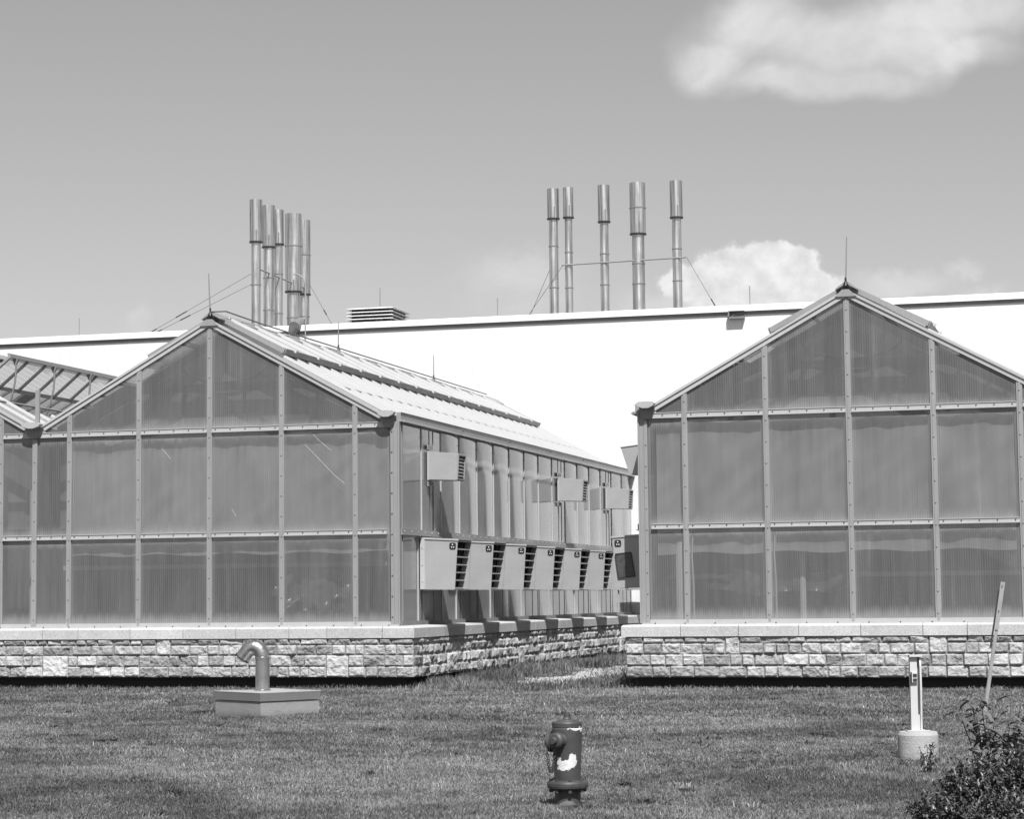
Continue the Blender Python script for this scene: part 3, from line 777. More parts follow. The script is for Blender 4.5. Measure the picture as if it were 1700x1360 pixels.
# ------------------------------------------------------------------ inside: benches, curtains, columns
def curtain(x0, x1, y, z0, z1, seed, label, amp=0.022, ragged=False):
    mb = MB(); nx = 90; nz = 30; s = seed*10; vs = []
    for j in range(nz+1):
        for i in range(nx+1):
            x = x0+(x1-x0)*i/nx; z = z0+(z1-z0)*j/nz
            d = amp*(1.8*abs(noise.noise(Vector((x*1.7-z*1.9, (x+z)*0.3, s+2)))) + noise.noise(Vector((x*2.2+z*1.1, z*0.5, s)))*1.4 + 0.9*noise.noise(Vector((x*4-z*3.1, z*2.3, s+4))) + 0.35*noise.noise(Vector((x*11, z*3, s+7))))
            vs.append((x, y+max(-0.07, min(0.09, d)), z+0.02*math.sin(x*5)))
    fs = [(j*(nx+1)+i, j*(nx+1)+i+1, (j+1)*(nx+1)+i+1, (j+1)*(nx+1)+i) for j in range(nz) for i in range(nx)
          if not ragged or ((i/nx-.5)**2+(j/nz-.5)**2)*4 < 0.75+0.9*noise.noise(Vector((i*0.09, j*0.16, s)))]
    mb.add(vs, fs, True)
    o = mb.build('reflection_film' if ragged else 'shade_curtain', metal('curtain_and_reflection_%d' % seed, 0.12 if ragged else 0.5, 0.12, 0.3 if ragged else 0.7, 0.8 if ragged else 0.3, 0, 1.5), None, ((x0+x1)/2, y, z0)); tag(o, label, 'reflection sheet' if ragged else 'curtain')
curtain(-2.45, 2.95, 0.10, 2.12, 4.0, 1, 'wrinkled pale shade curtain hanging behind the left gable wall')
curtain(CB-2.9, CB+2.9, 0.10, 2.02, 4.0, 2, 'wrinkled pale shade curtain hanging behind the right gable wall')
M_skirt = metal('bench_skirt', 0.10, 0.35, 0.7, 0.3, 0, 1.2, streak=0.5)
curtain(0.95, 2.3, 0.30, 1.15, 1.85, 3, 'crumpled sheet imitating reflections in a lower panel near the right corner of the left greenhouse', 0.16, True)  # glossy sheet added in place of blotchy reflections on the pane
curtain(CB-2.3, CB+0.2, 0.30, 1.35, 1.80, 4, 'crumpled sheet imitating reflections in the lower left panels of the right greenhouse', 0.12, True)  # added sheet standing for a pale reflected band on these panes
def bench(x0, x1, z, label):
    t = thing('bench', label, 'bench', ((x0+x1)/2, 1.4, 0))
    mb = MB(); mb.box(x0, x1, 0.7, 2.2, z-0.07, z); mb.build('bench_top', M_bench, t)
    for x in (x0+0.1, (x0+x1)/2, x1-0.1):
        for yy in (0.78, 2.1):
            m2 = MB(); m2.box(x-0.03, x+0.03, yy-0.03, yy+0.03, 0.0, z-0.072); m2.build('leg', M_int, t)
    m3 = MB(); m3.box(x0+.02, x1-.02, 0.86, 0.90, 0.2, z-0.072); m3.build('skirt', M_skirt, t)
bench(-2.9, 2.9, 1.98, 'long pale growing bench seen dimly through the lower left gable panels')
bench(CB-2.9, CB+2.9, 1.72, 'long pale growing bench seen dimly through the lower right gable panels')
def column(x, y, z, r, label):
    mb = MB(); mb.tube([(x, y, 0), (x, y, z-0.06), (x, y, z)], [r, r, r*0.6], 14); tag(mb.build('white_column', M_white, None, (x, y, 0)), label, 'column')
column(-3.35, 0.5, 3.6, 0.055, 'slim pale column behind the leftmost gable panels')
column(CB-2.56, 0.16, 2.25, 0.085, 'pale capped pipe standing behind the left edge of the right greenhouse')
column(CB-0.78, 0.40, 4.0, 0.05, 'thin pale column behind the middle of the right greenhouse')
for x, y_, lb in ((CB-2.36, 0.045, 'pale hose hanging beside the second post of the right greenhouse'), (CB-1.13, 0.045, 'pale hose hanging beside the third post of the right greenhouse')):
    mb = MB(); mb.tube([(x+0.01, y_, 2.34), (x-0.012, y_, 2.0), (x+0.006, y_, 1.6), (x+0.012, y_, 0.06)], 0.013, 8); tag(mb.build('hose', M_white, None, (x, y_, 0)), lb, 'hose')
mb = MB(); mb.box(-9, 3.08, 0.08, LEN, 0.01, 0.05); mb.box(7.08, 13.1, 0.08, LEN, 0.01, 0.05); tag(mb.build('greenhouse_floor', M_floor), kind='structure')

# ------------------------------------------------------------------ hoods
def emblem(G, x, y, z, s):
    """small black rounded plate with white marks, facing -Y"""
    mb = MB(); r = s*0.25; pts = []
    for cx, cz, a0 in ((s/2-r, s/2-r, 0), (-s/2+r, s/2-r, 90), (-s/2+r, -s/2+r, 180), (s/2-r, -s/2+r, 270)):
        for k in range(4): a = R(a0+k*30); pts.append((x+cx+r*math.cos(a), z+cz+r*math.sin(a)))
    mb.prism(pts, 'y', y-0.006, y); e = mb.build('emblem', M_black, G)
    m2 = MB()
    for dx, dz, w, h in ((0.0, 0.22, 0.16, 0.16), (-0.14, -0.16, 0.14, 0.13), (0.16, -0.17, 0.20, 0.11)):
        m2.box(x+dx*s-w*s/2, x+dx*s+w*s/2, y-0.009, y-0.006, z+dz*s-h*s/2, z+dz*s+h*s/2)
    m2.build('emblem_marks', M_post_e, e)
def lower_hood(X, sg, Y, label, group, panel=False):
    t = thing('ventilation_hood', label, 'ventilation hood', (X+sg*0.035, Y, 1.53), group)
    a = X+sg*0.037; z0, z1 = 1.535, 2.345; w = 0.76; ot, ob = 0.62, 0.565; th = 0.012
    def side(yy, tn):
        mb = MB(); pts = [(a, z0), (a+sg*ob, z0-0.012), (a+sg*ot, z1-0.035), (a, z1)]
        if sg < 0: pts = pts[::-1]
        mb.prism(pts, 'y', yy, yy+th); return mb.build('cheek', M_galv, t)
    c0 = side(Y, 0); side(Y+w-th, 1)
    mb = MB(); y0, y1 = Y+th+.001, Y+w-th-.001
    def plate(p, q, thick):  # strip between two XZ points, thickness up
        v = []
        for yy in (y0, y1):
            for (x, z) in (p, q, (q[0], q[1]+thick), (p[0], p[1]+thick)): v.append((x, yy, z))
        mb.add(v, [(0,1,2,3), (7,6,5,4), (0,4,5,1), (1,5,6,2), (2,6,7,3), (3,7,4,0)])
    plate((a, z1-0.004), (a+sg*(ot+0.01), z1-0.040), 0.014); mb.build('hood_top', M_galv, t)
    mb = MB(); plate((a, z0), (a+sg*ob, z0-0.012), 0.012); mb.build('hood_bottom', M_alu_d, t)
    # black sheet standing for the shaded duct mouth and the louvre frame set in between the cheeks
    lt, lb = ot-0.004, ob-0.085
    mb = MB(); mb.add([(a+sg*(lt-0.14), y0, z1-0.03), (a+sg*(lt-0.14), y1, z1-0.03), (a+sg*(lb-0.14), y1, z0+0.01), (a+sg*(lb-0.14), y0, z0+0.01)], [(0,1,2,3)]); mb.build('dark_backing', M_black, t)
    mb = MB(); n = 6
    for k in range(n+1):
        f = k/n; z = z0+0.015+(z1-z0-0.075)*f; x = a+sg*(lb+(lt-lb)*f)
        h = 0.018
        mb.hexa([(min(x, x-sg*0.09), y0, z-h/2+(0.02 if sg > 0 else 0)), (max(x, x-sg*0.09), y0, z-h/2+(0 if sg > 0 else 0.02)), (max(x, x-sg*0.09), y1, z-h/2+(0 if sg > 0 else 0.02)), (min(x, x-sg*0.09), y1, z-h/2+(0.02 if sg > 0 else 0)),
                 (min(x, x-sg*0.09), y0, z+h/2+(0.02 if sg > 0 else 0)), (max(x, x-sg*0.09), y0, z+h/2+(0 if sg > 0 else 0.02)), (max(x, x-sg*0.09), y1, z+h/2+(0 if sg > 0 else 0.02)), (min(x, x-sg*0.09), y1, z+h/2+(0.02 if sg > 0 else 0))])
    mb.build('louvre', M_alu_l, t)
    mb = MB()
    for yy in (y0+0.012, y0+0.25, y0+0.50, y1-0.012):
        mb.bar((a+sg*(lb-0.10), yy, z0+0.01), (a+sg*(lt-0.10), yy, z1-0.05), 0.03, 0.02)
    mb.build('louvre_stiles', M_dark, t)
    # flange against the wall, top flashing
    mb = MB(); mb.box(*sorted((a-sg*0.002, a+sg*0.075)), Y-0.012, Y-0.001, z0+0.0, z1); f = mb.build('flange', M_side_frame, c0)
    mb = MB(); pts = [(a, z1+0.012), (a+sg*(ot+0.015), z1-0.024), (a+sg*(ot+0.015), z1-0.052), (a, z1-0.016)]
    if sg < 0: pts = pts[::-1]
    mb.prism(pts, 'y', Y-0.014, Y-0.001); mb.build('top_flashing', M_alu_l, c0)
    sc = MB()
    for z in (z0+0.12, z0+0.38, z0+0.65): screw(sc, (a+sg*0.035, Y-0.013, z), 0.010)
    attach(c0, sc, M_screw)
    if panel:
        # wired-glass inspection panel on the front cheek
        mb = MB(); q = [(a+sg*0.555, z1-0.30), (a+sg*0.345, z1-0.275), (a+sg*0.30, z1-0.60), (a+sg*0.515, z0+0.20)]
        q = [(a+sg*0.575, z1-0.30), (a+sg*0.33, z1-0.275), (a+sg*0.27, z1-0.645), (a+sg*0.53, z1-0.665)]
        mb.prism(q, 'y', Y-0.018, Y-0.001); mb.build('inspection_panel', M_ipanel, t)
        mb = MB(); 
        for i in range(4): mb.bar((q[i][0], Y-0.022, q[i][1]), (q[(i+1) % 4][0], Y-0.022, q[(i+1) % 4][1]), 0.012, 0.012, (0, 1, 0))
        mb.build('panel_frame', M_dark, t)
    emblem(t, a+sg*(ot-0.085), Y-0.001, z1-0.135, 0.105)
    return t
M_ipanel = metal('stained_panel', 0.06, 0.9, 0.3, 0.5, 0, 14)
def upper_hood(X, sg, Y, label, group, slats=7):
    t = thing('ventilation_hood', label, 'ventilation hood', (X+sg*0.035, Y, 3.28), group)
    a = X+sg*0.037; z0, z1 = 3.285, 3.74; w = 0.42; ot, ob = 0.515, 0.49; th = 0.010
    for yy in (Y, Y+w-th):
        mb = MB(); pts = [(a, z0+0.01), (a+sg*ob, z0-0.01), (a+sg*ot, z1-0.045), (a, z1)]
        if sg < 0: pts = pts[::-1]
        mb.prism(pts, 'y', yy, yy+th); c0 = mb.build('cheek', M_galv, t)
    y0, y1 = Y+th+.001, Y+w-th-.001
    for nm, p, q, tk, mt in (('hood_top', (a, z1-0.004), (a+sg*(ot+0.008), z1-0.05), 0.012, M_galv), ('hood_bottom', (a, z0+0.01), (a+sg*ob, z0-0.01), 0.01, M_alu_d)):
        mb = MB(); v = []
        for yy in (y0, y1):
            for (x, z) in (p, q, (q[0], q[1]+tk), (p[0], p[1]+tk)): v.append((x, yy, z))
        mb.add(v, [(0,1,2,3), (7,6,5,4), (0,4,5,1), (1,5,6,2), (2,6,7,3), (3,7,4,0)]); mb.build(nm, mt, t)
    mb = MB(); mb.add([(a+sg*(ot-0.09), y0, z1-0.05), (a+sg*(ot-0.09), y1, z1-0.05), (a+sg*(ob-0.09), y1, z0+0.0), (a+sg*(ob-0.09), y0, z0+0.0)], [(0,1,2,3)]); mb.build('dark_backing', M_black, t)  # black sheet stands for the shaded inside of the box
    mb = MB()
    for k in range(slats+1):
        f = k/slats; z = z0+0.012+(z1-z0-0.08)*f; x = a+sg*(ob+(ot-ob)*f)
        mb.bar((x-sg*0.012, y0+.02, z), (x-sg*0.012, y1-.02, z), 0.012, 0.02)
    mb.build('louvre', M_alu_l, t)
    mb = MB()
    mb.bar((a+sg*(ob+.004), y0+0.012, z0), (a+sg*(ot+.004), y0+0.012, z1-0.055), 0.026, 0.018, (sg, 0, 0)); mb.bar((a+sg*(ob+.004), y1-0.012, z0), (a+sg*(ot+.004), y1-0.012, z1-0.055), 0.026, 0.018, (sg, 0, 0))
    mb.bar((a+sg*(ob+.004), y0+0.0, z0+.008), (a+sg*(ob+.004), y1, z0+.008), 0.02, 0.02); mb.bar((a+sg*(ot+.004), y0+0.0, z1-.06), (a+sg*(ot+.004), y1, z1-.06), 0.02, 0.02)
    mb.build('louvre_frame', M_alu, t)
    mb = MB(); mb.box(*sorted((a-sg*0.002, a+sg*0.03)), Y-0.010, Y-0.001, z0, z1); mb.build('flange', M_alu_l, t)
    for z in (z0-0.095, z1+0.04):
        mb = MB(); mb.box(*sorted((a-sg*0.006, a+sg*0.012)), Y+0.0, Y+0.27, z, z+0.075); b = mb.build('bracket', M_alu, t)
        sc = MB(); screw(sc, (a+sg*0.013, Y+0.07, z+0.04), 0.012, 'x', sg); screw(sc, (a+sg*0.013, Y+0.2, z+0.04), 0.012, 'x', sg); attach(b, sc, M_screw_d)
    mb = MB(); mb.box(*sorted((a-sg*0.006, a+sg*0.006)), Y+0.275, Y+0.30, Z_L2+0.10, z0-0.02); mb.build('cable_slot', M_black, t)
    mb = MB(); mb.box(*sorted((a-sg*0.006, a+sg*0.010)), Y+0.27, Y+0.29, z1+0.12, 4.10); mb.build('hanger_strip', M_alu_d, t)
    return t
ordn = ['nearest lower vent hood on the left greenhouse side wall, black emblem at its corner', 'second lower vent hood from the front on the left greenhouse side wall',
        'third lower vent hood from the front on the left greenhouse side wall', 'fourth lower vent hood from the front on the left greenhouse side wall',
        'fifth lower vent hood from the front on the left greenhouse side wall', 'sixth lower vent hood from the front on the left greenhouse side wall',
        'seventh lower vent hood, its bare cheek showing beside the dark hood of the right greenhouse', 'last lower vent hood next to the white building wall']
for k in range(8): lower_hood(XA, 1, 0.97+2.06*k if k < 7 else 15.3, ordn[k], 'row of lower vent hoods')
for Yk, lb in ((1.37, 'small louvred box high on the side wall, nearest the front corner'), (9.85, 'small louvred box high on the side wall, middle of the three'), (14.07, 'small louvred box high on the side wall, farthest back')):
    upper_hood(XA, 1, Yk, lb, 'small upper vent boxes')
lower_hood(XB, -1, 1.0, 'half shadowed vent hood with emblem and dark stained panel on the right greenhouse', 'row of lower vent hoods', panel=True)
for k in range(1, 7): lower_hood(XB, -1, 1.0+2.06*k, 'vent hood hidden behind the right greenhouse, number %s from its front corner' % ['two','three','four','five','six','seven'][k-1], 'row of lower vent hoods')
def plain_hood(X, sg, Y):
    t = thing('ventilation_hood', 'tapered grey box hood high beside the left corner of the right greenhouse', 'ventilation hood', (X, Y, 3.28))
    a = X+sg*0.037; w = 0.43
    pts = [(a, 3.30), (a+sg*0.37, 3.285), (a+sg*0.50, 3.70), (a, 3.755)]
    if sg < 0: pts = pts[::-1]
    mb = MB(); mb.prism(pts, 'y', Y, Y+w); c = mb.build('housing', M_galv, t)
    mb = MB(); mb.prism([(a, 3.768), (a-0.51, 3.713), (a-0.51, 3.70), (a, 3.756)], 'y', Y-0.01, Y+w+0.01); mb.build('hood_top', M_alu, t)
plain_hood(XB, -1, 1.15)

# ------------------------------------------------------------------ white building behind
WB = thing('industrial_building', 'large windowless white metal-clad building rising behind both greenhouses', 'building', (0, LEN, 0))
YW = LEN+0.02; ZT = 7.96
mb = MB(); mb.box(-34, 34, YW, YW+26, 0.0, ZT-0.20); mb.build('wall', M_siding, WB)
mb = MB(); mb.box(-34.1, 34.1, YW-0.055, YW+0.35, ZT-0.135, ZT); mb.box(-34.1, 34.1, YW-0.075, YW-0.055, ZT-0.145, ZT-0.02); mb.build('parapet_cap', M_white, WB)
mb = MB(); mb.box(-34.05, 34.05, YW-0.022, YW+0.3, ZT-0.235, ZT-0.136); mb.build('parapet_shade_strip', M_alu_d, WB)  # dark strip stands for the shadow under the parapet cap
mb = MB(); mb.box(-33.6, 33.6, YW+0.36, YW+25.9, ZT-0.199, ZT-0.12); mb.build('flat_roof', M_conc, WB)
sc_ = MB(); sc_.box(5.49, 5.86, YW-0.16, YW-0.023, ZT-0.15, ZT-0.137); sc_.box(5.49, 5.52, YW-0.16, YW-0.023, ZT-0.30, ZT-0.151); sc_.box(5.49, 5.86, YW-0.16, YW-0.023, ZT-0.315, ZT-0.275); sc_.bar((5.56, YW-0.10, ZT-0.25), (5.85, YW-0.10, ZT-0.17), 0.012, 0.012)
sc_.build('scupper_bracket', M_alu_d, WB)

def flue(x, y, ztop, cap_len, rc, rp, seams, label, group, capseam=None, zb=ZT-0.1):
    t = thing('flue_pipe', label, 'flue pipe', (x, y, zb), group)
    mb = MB(); mb.lathe([(rp, zb), (rp, ztop-cap_len+0.05)], x, y, 24); mb.build('pipe', M_shiny, t)
    mb = MB(); zc = ztop-cap_len
    mb.lathe([(rc*0.99, zc), (rc, ztop), (rc-0.012, ztop), (rc-0.014, zc+0.02), (rp, zc+0.02)], x, y, 24); c = mb.build('cap_sleeve', M_shiny, t)
    mb = MB(); mb.lathe([(rp, zc-0.035), (rc+0.012, zc-0.02), (rc+0.012, zc+0.012), (rc, zc+0.014)], x, y, 24); mb.build('sleeve_ring', M_dark, c)
    mb = MB(); mb.box(x+rc*0.35, x+rc*0.35+0.02, y-rc-0.006, y-rc*0.6, zc+0.01, zc+0.30); mb.build('sleeve_clip', M_alu_d, c)
    for z in seams:
        mb = MB(); mb.lathe([(rp, z-0.022), (rp+0.010, z-0.018), (rp+0.010, z+0.012), (rp, z+0.016)], x, y, 24); mb.build('seam_band', M_alu_d, t)
    if capseam:
        mb = MB(); mb.lathe([(rc, capseam-0.02), (rc+0.01, capseam-0.016), (rc+0.01, capseam+0.012), (rc, capseam+0.016)], x, y, 24); mb.build('seam_band', M_alu_d, c)
    return t
pxm = 65.0
YR = 22.0
for x, top, cap, rc, rp, se, lb, cs in (
    (0.064, 11.92, 0.78, 0.155, 0.118, (10.42, 9.34), 'steel flue at the left end of the right-hand row', None),
    (0.466, 11.93, 0.78, 0.135, 0.098, (10.24, 9.32), 'slim steel flue close beside the left end flue of the right-hand row', None),
    (1.408, 11.935, 0.95, 0.155, 0.112, (10.15, 9.35), 'steel flue in the middle of the right-hand row', None),
    (2.294, 11.94, 1.32, 0.205, 0.158, (9.85, 9.33), 'fattest steel flue of the right-hand row', 11.29),
    (3.298, 11.93, 0.94, 0.162, 0.118, (10.18, 9.36), 'steel flue at the right end of the right-hand row, by the cloud', None)):
    flue(x, YR, top, cap, rc, rp, se, lb, 'right row of flues', cs)
YL = [20.0, 20.875, 21.56, 22.572, 23.481]
for y, top, cap, rc, rp, se, lb, cs in (
    (YL[0], 11.72, 1.10, 0.165, 0.122, (9.5,), 'leftmost and nearest flue of the clustered left group', None),
    (YL[1], 11.72, 1.10, 0.170, 0.135, (8.95, 9.8), 'second flue from the left in the clustered left group', None),
    (YL[2], 11.72, 0.92, 0.150, 0.115, (10.0, 8.95), 'slim third flue squeezed behind the fattest in the left group', None),
    (YL[3], 11.78, 2.12, 0.225, 0.175, (8.95,), 'fattest flue of the left group with a long double sleeve', 10.90),
    (YL[4], 11.76, 2.05, 0.170, 0.135, (9.1,), 'rightmost flue of the left group with a long sleeve', 10.8)):
    flue(-7.365 if y != YL[3] else -7.33, y, top, cap, rc, rp, se, lb, 'left group of flues', cs)
def rod(name, pts, r, label, cat, mat=M_rod, group=None, n=6):
    mb = MB(); mb.tube(pts, r, n); o = mb.build(name, mat, None, pts[0]); return tag(o, label, cat, group)
rod('spreader_bar', [(0.30, YR-0.12, 9.90), (3.56, YR-0.12, 9.94)], 0.022, 'thin horizontal bar tying the right-hand row of flues together', 'bar')
for y, z in ((YL[0]+0.1, 10.1), (YL[1]+0.5, 9.95)):
    pass
rod('spreader_bar', [(-7.30, 19.9, 9.92), (-7.30, 23.4, 9.86)], 0.02, 'thin bar tying the left group of flues together', 'bar')
def guy(a, b, label):
    a = Vector(a); b = Vector(b); t = thing('guy_wire', label, 'guy wire', b, 'guy wires')
    mb = MB(); mb.tube([a, b], 0.007, 5); mb.build('wire', M_wire, t)
    mb = MB(); d = (b-a)
    for f0, f1 in ((0.62, 0.72), (0.90, 0.96)): mb.tube([a+d*f0, a+d*f1], 0.016, 5)
    mb.build('turnbuckle', M_dark, t)
zf = ZT-0.10
guy((-7.5, 20, 9.80), (-9.20, 17.3, ZT), 'upper guy wire running down left from the left group of flues')
guy((-7.48, 20, 9.53), (-9.05, 17.3, ZT), 'lower guy wire running down left from the left group of flues')
guy((-7.2, 23.4, 10.0), (-4.35, 17.6, ZT), 'guy wire running down right from the left group of flues')
guy((0.0, YR, 9.92), (-0.95, YR, zf), 'faint outer guy wire left of the right-hand row of flues')
guy((0.33, YR-0.14, 9.88), (-1.15, YR-0.2, zf), 'guy wire crossing in front of the left end flue of the right-hand row')
guy((0.36, YR, 9.86), (0.20, 23.5, zf), 'short steep guy wire between the two left flues of the right-hand row')
guy((3.55, YR, 9.94), (4.95, 19.6, zf), 'guy wire running down right from the right-hand row toward the cloud')
guy((15.4, 20.0, 10.4), (12.2, 17.6, ZT), 'left one of two guy wires at the right picture edge')
guy((15.4, 20.0, 10.15), (12.6, 17.6, ZT), 'right one of two guy wires at the right picture edge')
for a, b, lb in (((-10.88, 17.05, ZT-0.01), 8.43, 'thin lightning rod on the white parapet at far left'), ((-3.51, 18.6, 8.60), 9.05, 'lightning rod standing above the roof louvre box'),
                 ((-0.06, 17.05, ZT-0.01), 8.43, 'lightning rod on the white parapet left of the right-hand flues'), ((5.93, 17.05, ZT-0.01), 8.43, 'lightning rod on the white parapet in front of the cloud')):
    rod('lightning_rod', [a, (a[0], a[1], b)], 0.011, lb, 'lightning rod', group='lightning rods')
def ridge_rod(x, y, z, h, label, lean=0.0):
    t = thing('lightning_rod', label, 'lightning rod', (x, y, z), 'lightning rods')
    mb = MB(); mb.tube([(x, y, z), (x+lean, y, z+h)], [0.012, 0.008], 6); mb.build('rod', M_rod, t)
    mb = MB()
    for dx, dy in ((-0.06, 0), (0.06, 0), (0, 0.09)): mb.tube([(x, y, z+0.08), (x+dx, y+dy, z-0.04)], 0.007, 5)
    mb.tube([(x, y, z+0.06), (x, y, z+0.12)], 0.016, 6); mb.build('clamp', M_dark, t)
ridge_rod(0, 0.0, PEAK+0.06, 0.68, 'lightning rod on the front peak of the left greenhouse', -0.03)
ridge_rod(0, 5.95, PEAK+0.12, 0.55, 'lightning rod on the ridge of the left greenhouse, second from the front')
ridge_rod(0, 11.82, PEAK+0.12, 0.55, 'lightning rod on the ridge of the left greenhouse, farthest back')
ridge_rod(CB, 0.0, PEAK+0.06, 0.72, 'lightning rod on the peak of the right greenhouse', 0.03)
rod('conductor_cable', [(0.02, 0.0, PEAK+0.12), (0.14, 0.3, PEAK+0.16), (0.1, 2.0, PEAK+0.15), (0.1, 8.0, PEAK+0.15), (0.1, 15.5, PEAK+0.15)], 0.012, 'dark cable lying along the ridge of the left greenhouse', 'cable', M_wire)
# roof louvre box
LV = thing('roof_louvre', 'white slatted louvre box with a shallow lid on the roof of the white building', 'roof vent', (-3.57, 18.7, ZT-0.1))
for k in range(5):
    z = 8.12+0.085*k; e = 0.0
    mb = MB(); x0, x1, y0_, y1_ = -4.16, -2.98, 18.0, 19.35
    mb.hexa([(x0-0.03, y0_-0.03, z), (x1+0.03, y0_-0.03, z), (x1+0.03, y1_+0.03, z), (x0-0.03, y1_+0.03, z), (x0+0.05, y0_+0.05, z+0.03), (x1-0.05, y0_+0.05, z+0.03), (x1-0.05, y1_-0.05, z+0.03), (x0+0.05, y1_-0.05, z+0.03)])
    mb.build('slat', M_white, LV)
mb = MB(); mb.box(-4.07, -3.07, 18.09, 19.26, ZT-0.12, 8.49); mb.build('core', M_black, LV)
# rounded hood hanging over the parapet, conduit with bent top
BW = thing('parapet_hood', 'grey rounded spout hanging over the parapet below the fattest left flue', 'vent spout', (-5.05, YW-0.08, 7.9))
mb = MB(); nseg = 10
for (p0, p1, r0_, r1_) in (((-4.98, YW+0.25, 8.05), (-5.0, YW-0.16, 7.90), 0.14, 0.14), ((-5.0, YW-0.16, 7.90), (-5.09, YW-0.18, 7.70), 0.14, 0.06)):
    mb.tube([p0, ((p0[0]+p1[0])/2, (p0[1]+p1[1])/2, (p0[2]+p1[2])/2), p1], [r0_, (r0_+r1_)/2*1.05, r1_], 16)
mb.build('spout', M_alu_d, BW)
rod('conduit', [(-4.74, YW-0.10, 7.40), (-4.74, YW-0.10, 8.95), (-4.79, YW-0.10, 9.09), (-4.90, YW-0.10, 9.17), (-5.03, YW-0.10, 9.20)], 0.018, 'thin upright conduit with a bent top in front of the left group of flues', 'conduit', M_alu)

# ------------------------------------------------------------------ things on the lawn
M_lid = metal('lid_sheet', 0.15, 0.15, 0.5, 0.5, 0, 3, streak=0.1)
# duct box with gooseneck
DB = thing('vent_box', 'low square concrete vent box with metal lid and gooseneck duct on the lawn', 'vent box', (3.96, -7.45, 0))
c0 = Vector((4.125, -8.077)); l0 = Vector((3.305, -7.527)); r0_ = Vector((4.30, -6.55)); 
e1 = (l0-c0).normalized(); e2 = Vector((-e1.y, e1.x)); 
if e2.y < 0: e2 = -e2
s1, s2 = 0.98, 0.86
def sqb(mb, inset, z0, z1, t0=0.0):
    a = c0+e1*inset+e2*inset; b = c0+e1*(s1-inset)+e2*inset; c_ = c0+e1*(s1-inset)+e2*(s2-inset); d = c0+e1*inset+e2*(s2-inset)
    return mb.hexa([(a.x, a.y, z0), (d.x, d.y, z0), (c_.x, c_.y, z0), (b.x, b.y, z0), (a.x, a.y, z1+t0), (d.x, d.y, z1+t0), (c_.x, c_.y, z1+t0), (b.x, b.y, z1+t0)])
mb = MB(); sqb(mb, 0.012, -0.2, 0.205); mb.build('concrete_box', M_conc, DB)
mb = MB(); sqb(mb, 0.0, 0.212, 0.310); lid = mb.build('lid', M_lid, DB)
mb = MB(); sqb(mb, -0.003, 0.306, 0.314); mb.build('lid_edge', M_alu_l, lid)
gx, gy = 3.90, -7.45
gp = [(gx, gy, 0.31), (gx, gy, 0.69)]
mb = MB(); mb.tube(gp, 0.085, 24, cap=False); mb.build('duct', M_pipe, DB)
mb = MB(); mb.lathe([(0.085, 0.0), (0.092, 0.004), (0.092, 0.022), (0.085, 0.026)], gx, gy, 24, 0.69); mb.build('duct_collar', M_pipe, DB)
mb = MB(); mb.lathe([(0.088, 0), (0.10, 0.004), (0.10, 0.012), (0.088, 0.016)], gx, gy, 24, 0.312); mb.build('duct_collar', M_pipe, DB)
pts = []; rb_ = 0.105
cxn = gx-rb_
for a in range(0, 151, 15): pts.append((cxn+rb_*math.cos(R(a)), gy-0.02*a/150, 0.715+rb_*math.sin(R(a))*1.1))
last = pts[-1]; pts.append((last[0]-0.055, last[1]-0.005, last[2]-0.07))
mb = MB(); 
for i in range(len(pts)-1): mb.tube([pts[i], pts[i+1]], 0.086, 24, cap=False)
for i in range(1, len(pts)-1): mb.tube([Vector(pts[i])*0.5+(Vector(pts[i])+(Vector(pts[i-1])-Vector(pts[i])).normalized()*0.03)*0.5, Vector(pts[i])+(Vector(pts[i+1])-Vector(pts[i])).normalized()*0.03], 0.0875, 24, cap=False)
gn = mb.build('gooseneck', M_pipe, DB)
mb = MB(); dn = (Vector(pts[-1])-Vector(pts[-2])).normalized(); mb.tube([Vector(pts[-1])-dn*0.006, Vector(pts[-1])+dn*0.008], 0.094, 24, cap=False); mb.tube([Vector(pts[-1])-dn*0.03, Vector(pts[-1])-dn*0.028], 0.080, 24); mb.build('outlet_rim', M_dark, gn)

